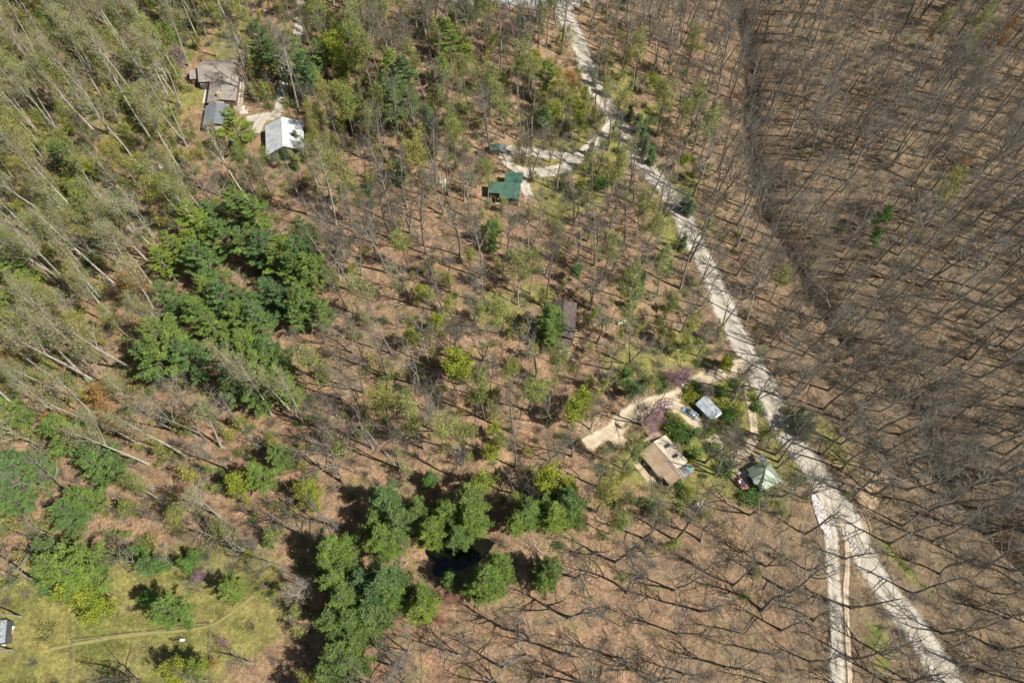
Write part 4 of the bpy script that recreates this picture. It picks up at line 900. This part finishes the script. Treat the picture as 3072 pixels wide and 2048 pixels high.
# tan roofed house
b = root_at('house', 2003, 1373, 4.6, -55, 'long house with patched cream and tan metal roof and open deck', 'house')
e_, tp_ = 2.95, 4.6
r = MB().slab([(-5.2,-4.3,e_),(2.2,-4.3,e_),(2.2,-3.6,e_+.27),(5.6,-3.6,e_+.27),(5.6,0,tp_),(-5.2,0,tp_)], .12)
for k in range(26): r.bar((-5.1+k*.42,(-4.28 if -5.1+k*.42 < 2.2 else -3.58),(e_+.03 if -5.1+k*.42 < 2.2 else e_+.3)),(-5.1+k*.42,-.05,tp_+.02), .04, .035)
rt_ = r.build('roof', M['tanroof'], b)
MB().slab([(-2.1,-2.9,e_+.565),(-.9,-3.1,e_+.49),(.1,-2.7,e_+.64),(.7,-2.2,e_+.83),(.3,-1.5,e_+1.1),(-.8,-1.8,e_+.985),(-1.9,-1.6,e_+1.06)], .01).build('rust_patch', M['rust'], rt_)
r2 = MB().slab([(3.4,4.2,e_+.05),(-5.2,4.2,e_+.05),(-5.2,.003,tp_+.06),(3.4,.003,tp_+.06)], .12).bar((-5.2,0,tp_+.06),(3.4,0,tp_+.06), .22, .08).build('roof', M['creamroof'], b); r2['label'] = 'bright cream coated roof slope'
MB().slab([(1.0,-.75,tp_-.27),(5.2,-.75,tp_-.27),(5.2,-.62,tp_-.22),(1.0,-.62,tp_-.22)], .02).build('roof_seam', M['black'], rt_)
for cx in (-2.6, .55):
    f = MB(); zf = lambda yy: e_+.05+(4.2-yy)*(tp_-e_)/4.2
    f.slab([(cx+.45,3.1,zf(3.1)+.07),(cx-.45,3.1,zf(3.1)+.07),(cx-.45,1.3,zf(1.3)+.07),(cx+.45,1.3,zf(1.3)+.07)], .06); fo = f.build('skylight', M['black'], b)
    for q in (1.6, 2.2, 2.7): MB().slab([(cx+.33,q+.16,zf(q+.16)+.1),(cx-.33,q+.16,zf(q+.16)+.1),(cx-.33,q,zf(q)+.1),(cx+.33,q,zf(q)+.1)], .02).build('pane', M['greyroof'], fo)
MB().box(-4.9,3.0,-3.9,3.8,-.9,2.9).box(3.001,5.2,-3.2,0,-.9,3.0).poly([(-4.9,-3.9,2.9),(-4.9,3.8,2.9),(-4.9,0,4.4),(3.0,-3.9,2.9),(3.0,3.8,2.9),(3.0,0,4.4)],[(0,2,1),(3,4,5)]).build('wall', M['tanwall'], b)
MB().slab([(-7.6,-2.2,2.15),(-5.3,-3.6,2.25),(-5.3,3.2,2.45),(-7.4,3.0,2.4)], .1).build('porch_roof', M['tanroof'], b); MB().box(-6.9,-4.91,-2,2.6,-.9,2.1).build('porch', M['charwall'], b)
m = MB().box(3.02,6.0,.3,4.2,.9,1.05); dk = m.build('deck', M['darkdeck'], b); m = MB()
for k in range(7): m.bar((3.3+k*.42,.2,2.4),(3.3+k*.42,4.2,2.4), .06, .12)
m.bar((3.1,1.2,2.5),(6,1.2,2.5), .1, .12); m.bar((3.1,3.2,2.5),(6,3.2,2.5), .1, .12)
for xx, yy in ((3.2,4.1),(5.9,4.1),(5.9,.4)): m.bar((xx,yy,-.8),(xx,yy,2.4), .12)
m.build('pergola', M['whitetrim'], b)
window(b, -1, -3.9, 1, 1.1, 1); window(b, 5.2, -1.6, 1, 1.1, 1, '+x')
t = root_at('hot_tub', 2069, 1403, 2.6, 0, 'round teal tub at the deck end of the tan roofed house', 'tub'); t.location.z += 1.8
MB().cyl((0,0,0),(0,0,.72),.72,.78,20).build('shell', M['concrete'], t); MB().cyl((0,0,.722),(0,0,.735),.68,.68,20).build('water', M['teal'], t)
o = tag(MB().cyl((0,0,0),(0,0,.5),.22,.26,12).build('bucket', M['orangeplastic']), 'orange bucket right of the teal tub', 'bucket'); p = W(2079,1405); o.location = p
b.scale = (.95, .95, 1)
t = root_at('garden_bed', 1932, 1415, .2, -55, 'pale plank bed bordering the path left of the tan roofed house', 'garden bed'); MB().box(-3.2,3.2,-.9,.9,-.3,.22).build('border', M['stone'], t)
# grey metal shed
b = root_at('metal_shed', 2126, 1221, 2.6, -52, 'small galvanised metal shed above the parked silver car', 'shed')
gable(b, 0, 0, 5.3, 3.5, 2.2, .35, .15, 'zinc', 'charwall', 'x', ribs=.45)
MB().box(2.75,3.2,-1.75,1.75,1.9,2.0).build('gutter', M['whitetrim'], b); door(b, 0, 1.75, -.2, 1.6, 1.9, 'zinc', s=1)
MB().slab([(-2.2,-.9,2.45),(-1.1,-.9,2.45),(-1.1,-.45,2.54),(-2.2,-.45,2.54)], .02).build('rust_patch', M['rust'], b)
# green hip roofed house
b = root_at('house', 2294, 1423, 3.0, 24, 'small house with faded green hipped roof by the gravel road', 'house')
a_ = 3.05; e_ = 2.7; tp_ = 5.0
r = MB(); ap = (.2,.9,tp_)
cs = [(-a_,-a_,e_),(a_,-a_,e_),(a_,a_-.9,e_),(a_-1.6,a_,e_),(-a_,a_,e_)]
for i in range(5):
    p1, p2 = cs[i], cs[(i+1) % 5]; r.slab([p1, p2, ap], .1)
for c_ in cs: r.bar((c_[0]*.98,c_[1]*.98,c_[2]+.05), (ap[0],ap[1],ap[2]+.04), .12, .05)
roof = r.build('roof', M['palegreenroof'], b)
r = MB(); r.slab([(-3.7,-1.3,2.75),(-2.3,-1.3,3.05),(-1.0,.2,4.25),(-3.7,.2,3.75)],.08); r.slab([(-3.7,1.7,2.75),(-3.7,.2,3.753),(-1.0,.2,4.253),(-2.3,1.7,3.1)],.08); r.build('dormer_roof', M['palegreenroof'], b)
MB().box(-2.7,2.7,-2.7,2.3,-.9,2.75).box(-3.6,-2.701,-1.1,1.3,-.9,2.5).build('wall', M['charwall'], b)
window(b, 0, -2.7, 1, 1.1, 1); window(b, -1.8, -2.7, 1, .8, 1); MB().cyl((.9,1.4,3.6),(.9,1.4,5.4),.14).build('flue', M['zinc'], b)
MB().slab([(1.3,3.1,2.3),(3.0,2.9,2.3),(2.9,4.6,2.1),(1.2,4.7,2.1)], .08).build('porch_roof', M['charroof'], b)
x, y = loc(b, 2241, 1407, .3); MB().box(x-1.7,x+1.7,y-1.6,y+1.9,.05,.3).box(x-.2,x+1.7,y-3.2,y-1.601,.05,.28).build('deck', M['darkdeck'], b)
pd = root_at('concrete_pad', 2236, 1448, .1, -58, 'cracked concrete pad beside the red pickup', 'pad')
MB().box(-2.6,2.4,.9,2.1,-.3,.12).box(-2.9,3.0,-1.9,.86,-.3,.1).build('slab', M['concrete'], pd)
# far corner buildings
b = root_at('open_shed', 36, -22, 3, -9, 'dark open fronted shed with white edged green roof in the top left corner', 'shed')
gable(b, 0, 0, 12, 7, 3, 2.2, .3, 'greenroof', 'whitetrim', 'x'); MB().box(-5.6,3.6,-3.58,-3.5,-.5,2.8).build('opening', M['black'], b); MB().box(-6,6.2,-4.6,-3.7,-.6,.1).build('sill', M['rust'], b)
b = root_at('tin_shed', -14, 1898, 2.6, 14, 'grey tin roofed shed cut by the left edge beside scrap', 'shed')
gable(b, 0, 0, 4.2, 3.6, 2.3, .2, .1, 'zinc', 'charwall', 'y')
for (u, v, sx, sy, mm, lb, ct, nm) in [(24,1885,.5,.35,'orangeplastic','small yellow orange box beside the tin shed','box','plastic_box'),(29,1896,.5,1.3,'whitetrim','pale board sheet leaning beside the tin shed','board','board_sheet'),(36,1894,.45,.4,'rust','rusty scrap crate right of the tin shed','crate','scrap_crate'),(8,1925,.9,.8,'concrete','grey pallet below the tin shed','pallet','pallet')]:
    o = MB().box(-sx,sx,-sy,sy,0,.35).box(-sx*.9,sx*.9,-sy*.9,sy*.9,.352,.42).build(nm, M[mm], None, bevel=.03); o.location = W(u, v); o.rotation_euler = (0,0,R(-12)); tag(o, lb, ct)
b = root_at('lean_to', 492, 496, 1.6, 24, 'tiny open shelter roofed with three grey panels in the woods', 'shelter')
for k in range(3): MB().slab([(-1.5+k*1.05,-.6,1.35),(-.55+k*1.05,-.6,1.35),(-.55+k*1.05,.7,1.75),(-1.5+k*1.05,.7,1.75)], .05).build('roof_panel', M['zinc'], b)
for sx in (-1.4, 1.4):
    for sy in (-.5, .6): MB().bar((sx,sy,-.3),(sx,sy,1.3+.25*(sy > 0)), .09).build('post', M['deck'], b)
for k, (u, v, a_) in enumerate([(502,511,25),(506,518,22),(496,514,-40)]):
    o = MB().box(-1.0,1.0,-.14,.14,0,.12).build('plank', M['freshwood'], None, bevel=.02); o.location = W(u, v); o.rotation_euler = (0,0,R(a_))
    tag(o, ['pale plank just below the three panel shelter','lowest pale plank below the three panel shelter','short plank angled the other way under the three panel shelter'][k], 'plank', 'planks by the shelter')
b = root_at('wood_shed', 2096, 1517, 1.5, 25, 'tiny tan topped wood shed in brush below the tan roofed house', 'shed')
MB().box(-1.3,1.3,-.7,.7,-.4,1.2).build('wall', M['darkdeck'], b); MB().slab([(-.1,-.95,1.3),(1.6,-.95,1.3),(1.6,.9,1.6),(-.1,.9,1.6)], .1).build('roof', M['stone'], b)
# boards stacked on the slope: long white and green planks
for k, (u, v, L_, mm, lb) in enumerate([(1323,541,2.6,'whitetrim','long white board, leftmost on the slope left of the green roofed cabin'),(1326,554,1.9,'whitetrim','shorter white board below the leftmost one on the slope'),(1328,545,3.6,'greenpaint','green board between the white boards on the slope'),
     (1334,546,2.4,'orangeplastic','narrow tan orange board in the middle of the board pile'),(1339,543,1.8,'whitetrim','wide white panel in the right half of the board pile'),(1343,541,2.2,'whitetrim','thin white board, rightmost of the board pile'),(1339,562,3.0,'greenpaint','wide green board, lowest of the board pile')]):
    w_ = .42 if k in (4, 6) else .2
    o = MB().box(-w_,w_,-L_/2,L_/2,0,.12).box(-w_*.8,w_*.8,-L_/2+.1,L_/2-.1,.122,.16).build('board', M[mm], None, bevel=.02); p = W(u, v); o.location = (p.x, p.y, p.z+.05); o.rotation_euler = (0,0,R(4))
    tag(o, lb, 'board', 'white and green boards on the slope')
# white bench-like boat ramp frame and concrete pads by the brown roofed house
t = root_at('planter_box', 650, 390, .4, 5, 'long white trough planter below the charcoal garage', 'planter'); MB().box(-2.6,2.6,-.35,.35,-.2,.5).build('trough', M['whitetrim'], t); MB().box(-2.4,2.4,-.25,.25,.502,.55).build('soil', M['stone'], t); MB().box(-2.7,-1.8,.4,1.7,-.2,.45).build('end_box', M['whitetrim'], t)
for k, (u, v, lb) in enumerate([(732,336,'square concrete pad right of the charcoal garage'),(722,324,'upper pale concrete pad below the side deck')]):
    o = MB().box(-1.3,1.3,-.85,.85,-.2,.14).build('paving_pad', M['concrete'], None, bevel=.03); o.location = W(u, v); o.rotation_euler = (0,0,R(4)); tag(o, lb, 'pad', 'concrete pads by the garage')
def tank(u, v, rz, lb, L_=2.3):
    e = root_at('propane_tank', u, v, .9, rz, lb, 'tank'); m = MB(); n = 9
    xs = [-1, -.96, -.86, -.7, .7, .86, .96, 1]; rs = [.02, .2, .36, .45, .45, .36, .2, .02]; k = 14; P_ = []; F_ = []
    for x_, r_ in zip(xs, rs):
        for i in range(k): a = 6.2832*i/k; P_.append((x_*L_/2, r_*math.cos(a), .85+r_*math.sin(a)))
    for j in range(len(xs)-1):
        for i in range(k): F_.append((j*k+i, j*k+(i+1) % k, (j+1)*k+(i+1) % k, (j+1)*k+i))
    m.poly(P_, F_).build('vessel', M['tank'], e, smooth=True); MB().cyl((0,0,1.28),(0,0,1.45),.14).build('valve_dome', M['tank'], e)
    for sx in (-.65, .65): MB().box(sx-.08,sx+.08,-.3,.3,-.1,.5).build('leg', M['concrete'], e)
tank(700, 421, 4, 'white propane tank on the grass below the charcoal garage'); tank(1865, 966, 20, 'white propane tank under bare trees right of the dark cabin', 2.6)
# stone wall by the house: a curved row of stones
g = np.random.default_rng(5); m = MB(); c = smooth_line([flat(*q) for q in [(604,252),(606,262),(608,272),(612,283),(616,293)]], .35)
for i in range(1, len(c)-1):
    for lay in range(2):
        a, bq = c[i], c[i+1]; z = float(hz(*a)); s1 = .14+.08*g.random()
        m.box(a[0]-s1-.1, a[0]+s1+.15, a[1]-s1, a[1]+s1+.03*lay, z-.2+lay*.33, z+.1+lay*.33+g.random()*.06)
tag(m.build('stone_wall', M['stone'], None, bevel=.04), 'curved tan stone wall edging the patio left of the brown roofed house', 'wall')
pt = root_at('patio', 622, 285, .1, 4, 'grey stone patio strip behind the curved stone wall', 'patio'); MB().box(-1.1,1.1,-3.6,3.6,-.3,.1).build('paving', M['concrete'], pt)
# rubble
def rubble(name, u, v, n, ra, rb, ang, lb):
    g = np.random.default_rng(n); V = []; F_ = []; cx, cy = flat(u, v)
    ico = bmesh.new(); bmesh.ops.create_icosphere(ico, subdivisions=1, radius=1); iv = np.array([q.co[:] for q in ico.verts]); jf = np.array([[q.index for q in f.verts] for f in ico.faces]); ico.free()
    for i in range(n):
        q_ = g.random()*6.283; w_ = math.sqrt(g.random()); a, b = w_*math.cos(q_), w_*math.sin(q_); x = cx+a*ra*math.cos(ang)-b*rb*math.sin(ang); y = cy+a*ra*math.sin(ang)+b*rb*math.cos(ang); s = .1+.24*g.random()**2
        V.append(iv*(s*(.7+.6*g.random(3)))*(1+.25*g.normal(size=(len(iv), 1))*.5)+np.array((x, y, float(hz(x, y))+s*.4))); F_.append(jf+i*len(iv))
    o = mesh_obj(name, np.concatenate(V), np.concatenate(F_), M['rock']); tag(o, lb, None, None, 'stuff'); return o
rubble('limestone_rubble', 2438, 1565, 900, 5.6, 1.25, R(-80), 'white broken limestone along the left verge of the gravel road')
rubble('spilled_stone', 2530, 1640, 260, 3.8, .7, R(-68), 'pale spilled stones between the two gravel roads')
# fence with gate round the lower garden
def fence(pts, lb, name='garden_fence'):
    c = smooth_line([flat(*q) for q in pts], 2.4); e = empty(name, (c[0][0], c[0][1], float(hz(*c[0]))), 0, lb, 'fence'); o0 = Vector(e.location)
    tops = []
    for p in c:
        q = Vector((p[0], p[1], float(hz(*p))))-o0; MB().cyl(q+Vector((0,0,-.3)), q+Vector((0,0,1.25)), .06, .05, 6).build('post', M['pole'], e); tops.append(q)
    m = MB()
    for a, b in zip(tops[:-1], tops[1:]):
        for h in (.2, .5, .8, 1.1): m.bar(a+Vector((0,0,h)), b+Vector((0,0,h)), .03)
    m.build('wire', M['wire'], e)
fence([(345,1940),(430,1930),(500,1921),(530,1918)], 'wire garden fence left of the gate below the meadow trail'); fence([(552,1917),(620,1906),(680,1897),(717,1895)], 'wire garden fence right of the gate below the meadow trail')
fence([(718,1897),(719,1950),(720,2000),(722,2060)], 'wire fence along the right side of the lower garden'); fence([(347,1944),(345,1990),(342,2060)], 'wire fence along the left side of the lower garden')
gt = root_at('garden_gate', 534, 1917, .5, 8, 'open dark framed garden gate in the wire fence', 'gate'); m = MB()
for xx in (-1.1, 1.1): m.bar((xx,0,-.3),(xx,0,1.5), .09)
m.bar((-1.1,0,1.45),(1.1,0,1.45), .08); m.bar((-1.1,0,.3),(1.1,0,.3), .08); m.bar((-1.1,0,.3),(1.1,0,1.45), .06); m.build('frame', M['black'], gt)
o = MB().box(-.4,.4,-.22,.22,0,.5).box(-.45,.45,-.26,.26,.502,.55).build('storage_box', M['whitetrim'], None, bevel=.03); o.location = W(549, 1919); tag(o, 'small white storage box right of the garden gate', 'box')
t = root_at('garden_bench', 515, 2009, .4, 36, 'weathered grey plank bench in the lower garden', 'bench'); MB().box(-.75,.75,-.2,.2,.4,.46).build('seat', M['deck'], t)
for sx in (-.6, .6): MB().box(sx-.05,sx+.05,-.17,.17,-.1,.4).build('leg', M['deck'], t)
t = root_at('fire_ring', 1621, 493, .1, 0, 'rusty fire ring on the grass island in the loop drive', 'fire ring')
m = MB(); n = 16
for k in range(n):
    a, b = 6.2832*k/n, 6.2832*(k+1)/n; m.bar((.5*math.cos(a),.5*math.sin(a),.1),(.5*math.cos(b),.5*math.sin(b),.1), .06, .4)
m.build('ring', M['rust'], t); MB().cyl((0,0,-.05),(0,0,.1),.44,.3,12).build('ashes', M['black'], t)
# utility poles
def upole(u, v, h, lb, rz=0):
    e = root_at('utility_pole', u, v, 0, rz, lb, 'pole', 'utility poles'); MB().cyl((0,0,-.5),(0,0,h), .15, .1, 10).build('pole', M['pole'], e); a = MB().bar((-1.1,0,h-.7),(1.1,0,h-.7), .1, .12).build('crossarm', M['pole'], e)
    for x_ in (-1, 0, 1): MB().cyl((x_,0,h-.62),(x_,0,h-.42), .05).build('insulator', M['whitetrim'], a)
upole(860,306,8.5,'wooden utility pole in the shade above the white metal barn'); upole(1618,48,9,'wooden utility pole below the paved road at the junction', 5); upole(2032,728,9,'wooden utility pole on the left verge of the gravel road bend', 60)
# fallen logs
LOGP = [(1530,905,15,6),(1405,972,35,6),(1395,833,80,4),(1240,1095,5,5),(1500,845,170,3),(2880,130,5,7),(2545,60,30,3),(2290,680,35,5),(2370,640,150,3),(2530,465,10,4),(1890,340,140,5),(1880,310,120,4),(1900,300,150,4),(500,1450,150,9),(480,1470,165,7),
 (330,1440,20,7),(170,1625,140,4),(2160,1790,170,5),(2650,2015,160,4),(2395,1720,95,6),(2365,1770,20,2),(1540,1060,10,3),(700,1620,60,3),(1030,300,140,4),(1440,165,60,2),(1470,200,160,3),(450,1350,155,7),(1020,1190,15,5),(1330,1620,100,4),(1600,1640,145,5),(1020,860,150,5),
 (1190,450,120,4),(2740,560,60,4),(2980,820,20,5),(2480,830,5,6),(2610,780,170,5),(2240,480,45,4),(1960,40,80,4),(1150,60,135,4),(60,900,40,5),(740,1300,150,6),(610,1330,140,6),(1800,1560,160,4),(1900,1870,175,5),(1400,1900,10,4)]
seen = {}
for (u, v, a, L_) in LOGP:
    gq = TM(); gg = np.random.default_rng(u); gq.rng = gg; r0 = .13+.1*gg.random(); pts, _ = wobble(gg, (-L_/2, 0, 0), (1, 0, 0), L_, 6, .06, 0); gq.tube(pts, r0*np.linspace(1.1, .35, 7), 7)
    for q in range(4):
        p_, d_ = at_t(pts, .35+.6*gg.random()); e2 = p_+nrmz(np.array((.7, gg.choice([-1, 1])*.8, .35)))*(.6+1.2*gg.random()); gq.tube([p_, e2], [.05, .015], 4)
    vv, ff, _ = gq.arrays(); o = mesh_obj('fallen_log', vv, ff, M['log'], smooth=True); p = W(u, v); o.location = (p.x, p.y, p.z+r0*.8); o.rotation_euler = (0, 0, R(a))
    bi = min(range(len(LAND)), key=lambda i: (LAND[i][1]-u)**2+(LAND[i][2]-v)**2); se = int(((math.atan2(LAND[bi][2]-v, u-LAND[bi][1])+math.pi/8) % (2*math.pi))//(math.pi/4)); seen.setdefault((bi, se), []).append((math.hypot(LAND[bi][1]-u, LAND[bi][2]-v), o))
for (bi, se), l in seen.items():
    for i, (_, o) in enumerate(sorted(l, key=lambda q: q[0])): tag(o, f'pale fallen log, {ORD[i]} {SECT[se]} the {LAND[bi][0]}', 'log', 'fallen logs in the woods')
# bright bushes round the houses
bmesh_g = [bush(500+i, 1.9, 1.5, 8, 1500, .13) for i in range(2)]
BM = [(mesh_obj('stems', a[0], a[1], M['twig'], 'nolink').data, {k: mesh_obj('foliage', b[0], b[1], M[k], 'nolink').data for k in ('lime', 'green', 'needle')}) for a, b in bmesh_g]
M['brightgreen'] = M['green']
BU = [(2072,1181,1.25,'lime'),(2085,1173,1.1,'green'),(2100,1176,1.0,'lime'),(2068,1198,.9,'lime'),(2020,1255,.9,'lime'),(2028,1270,1.0,'lime'),(2018,1292,1.2,'needle'),(2036,1290,1.1,'green'),(2055,1300,1.1,'green'),(2030,1308,1.2,'green'),(2062,1310,1.1,'needle'),
 (2078,1365,1.0,'green'),(2072,1375,.8,'lime'),(2180,1240,1.1,'green'),(2170,1222,1.0,'lime'),(2185,1258,1.2,'green'),(2155,1178,1.0,'green'),(2205,1230,.9,'lime'),(2235,1492,1.0,'green'),(2250,1495,1.2,'green'),(2270,1480,1.0,'green'),(2060,1480,1.0,'lime'),(2045,1470,.9,'green'),
 (2185,1400,1.0,'green'),(2170,1420,1.0,'green'),(1950,1520,1.0,'green'),(2255,1190,.8,'lime'),(2265,1225,.9,'green'),(2620,1330,.7,'green'),(2060,610,.8,'green'),(2075,630,.8,'green'),(640,330,.01,'lime'),(668,412,1.1,'lime'),(655,418,1.0,'lime'),(1990,1160,1.0,'green'),(1975,1150,.9,'lime'),(1810,560,1.2,'green'),(1795,545,1,'green'),(960,240,.9,'lime'),
 (1740,560,.9,'lime'),(1760,600,.8,'lime'),(140,50,1.3,'green'),(120,65,1.2,'green'),(170,70,1.2,'green'),(180,35,1.3,'green'),(2140,1345,.9,'green'),(2120,1300,1,'needle'),(2360,1235,.8,'lime'),(1480,690,1,'needle'),(1250,1105,.7,'green'),(1215,1180,.8,'green'),(1150,1130,.6,'green')]
bs = {}
for k, (u, v, s, mm) in enumerate(BU):
    if s < .1: continue
    p = W(u, v); e = empty('bush', p, rnd.random()*6, '', 'bush', 'green bushes'); e.scale = (s, s, s); st_, fo = BM[k % 2]
    for nm, d_ in (('stems', st_), ('foliage', fo[mm])): o = bpy.data.objects.new(nm, d_); COL.objects.link(o); o.parent = e
    bi = min(range(len(LAND)), key=lambda i: (LAND[i][1]-u)**2+(LAND[i][2]-v)**2); se = int(((math.atan2(LAND[bi][2]-v, u-LAND[bi][1])+math.pi/8) % (2*math.pi))//(math.pi/4)); bs.setdefault((bi, se, mm), []).append((math.hypot(LAND[bi][1]-u, LAND[bi][2]-v), e))
CN = {'lime': 'yellow green', 'green': 'fresh green', 'needle': 'dark green'}
for (bi, se, mm), l in bs.items():
    for i, (_, e) in enumerate(sorted(l, key=lambda q: q[0])): e['label'] = f'{CN[mm]} bush, {ORD[i]} {SECT[se]} the {LAND[bi][0]}'
# vehicles
def loft(secs, k=10):
    P_ = []; F_ = []
    for (x, hw, z0, z1, sq) in secs:
        for i in range(k):
            a = 2*math.pi*(i+.5)/k; c_, s_ = math.cos(a), math.sin(a); c2 = abs(c_)**sq*(1 if c_ > 0 else -1); s2 = abs(s_)**sq*(1 if s_ > 0 else -1)
            P_.append((x, hw*c2, (z0+z1)/2+(z1-z0)/2*s2))
    for j in range(len(secs)-1):
        for i in range(k): F_.append((j*k+i, j*k+(i+1) % k, (j+1)*k+(i+1) % k, (j+1)*k+i))
    F_ += [tuple(range(k-1, -1, -1)), tuple(range((len(secs)-1)*k, len(secs)*k))]
    return MB().poly(P_, F_)
def wheels(e, xs, y_, r=.33):
    for x_ in xs:
        for s in (-1, 1):
            w = MB().cyl((x_, s*y_, r), (x_, s*(y_+.2), r), r, r, 18).build('wheel', M['tyre'], e, bevel=.03); MB().cyl((x_, s*(y_+.2), r), (x_, s*(y_+.215), r), r*.62, r*.6, 14).build('rim', M['rim'], w)
def heading(u0, v0, u1, v1):
    a, b = W(u0, v0), W(u1, v1); return math.atan2(b.y-a.y, b.x-a.x), (a+b)/2
hd, c = heading(2087, 1252, 2047, 1228)
e = empty('parked_car', c, hd, 'silver blue hatchback parked on the dirt track beside the metal shed', 'car')
loft([(-2.2,.7,.45,.85,.5),(-2.12,.82,.3,.98,.5),(-1.6,.86,.25,1.02,.45),(-.6,.88,.22,.98,.42),(.6,.88,.22,.96,.42),(1.3,.86,.24,.9,.45),(1.9,.8,.28,.78,.5),(2.15,.68,.34,.66,.5),(2.24,.5,.4,.58,.6)], 14).build('body', M['silverpaint'], e, smooth=True)
loft([(-1.95,.66,.9,1.0,.5),(-1.5,.7,.85,1.36,.5),(-.5,.7,.85,1.42,.5),(.3,.69,.85,1.38,.5),(1.15,.64,.85,.95,.5)], 12).build('windows', M['glass'], e, smooth=True)
loft([(-1.6,.6,1.3,1.39,.6),(-1.0,.64,1.33,1.46,.6),(-.3,.64,1.33,1.47,.6),(.2,.6,1.3,1.42,.6)], 12).build('roof', M['silverpaint'], e, smooth=True)
wheels(e, (-1.35, 1.35), .68, .31)
for s in (-1, 1): MB().box(2.02,2.17,s*.6-.14,s*.6+.14,.55,.68).build('headlight', M['whitetrim'], e, bevel=.02); MB().box(-2.2,-2.08,s*.66-.12,s*.66+.12,.68,.9).build('taillight', M['redplastic'], e, bevel=.02); MB().box(.75,.9,s*.95-.08,s*.95+.08,.92,1.04).build('mirror', M['silverpaint'], e, bevel=.03)
hd, c = heading(2197, 1428, 2234, 1468)
e = empty('pickup_truck', c, hd, 'faded red pickup parked nose down on the pad by the green hip roof', 'pickup'); e.location.z += .08
loft([(.35,.9,.35,1.02,.4),(1.2,.88,.35,1.04,.4),(1.9,.84,.38,1.0,.45),(2.4,.76,.42,.92,.5),(2.5,.62,.5,.82,.6)], 14).build('hood', M['redpaint'], e, smooth=True)
loft([(-.75,.84,.4,1.0,.4),(-.6,.86,.4,1.1,.4),(.5,.88,.35,1.05,.4)], 12).build('cab', M['redpaint'], e, smooth=True)
loft([(-.7,.7,1.0,1.2,.45),(-.6,.68,1.0,1.62,.45),(.1,.66,1.0,1.64,.45),(.85,.72,.98,1.06,.45)], 12).build('windows', M['glass'], e, smooth=True)
loft([(-.62,.62,1.6,1.66,.6),(-.3,.66,1.6,1.72,.6),(.08,.62,1.6,1.69,.6)], 12).build('roof', M['redpaint'], e, smooth=True)
MB().box(-2.6,-.8,-.9,-.78,.45,1.08).box(-2.6,-.8,.78,.9,.45,1.08).box(-2.6,-2.5,-.778,.778,.45,1.08).box(-.9,-.8,-.778,.778,.45,1.08).build('bed_sides', M['redpaint'], e, bevel=.02)
MB().box(-2.49,-.91,-.77,.77,.5,.58).build('bed_floor', M['stone'], e); MB().box(-2.75,-2.62,-.85,.85,.42,.56).build('bumper', M['rim'], e)
wheels(e, (-1.7, 1.6), .72, .36)
for s in (-1, 1): MB().box(2.36,2.5,s*.6-.13,s*.6+.13,.66,.8).build('headlight', M['whitetrim'], e, bevel=.02); MB().box(-2.66,-2.6,s*.8-.06,s*.8+.06,.7,.95).build('taillight', M['redplastic'], e)
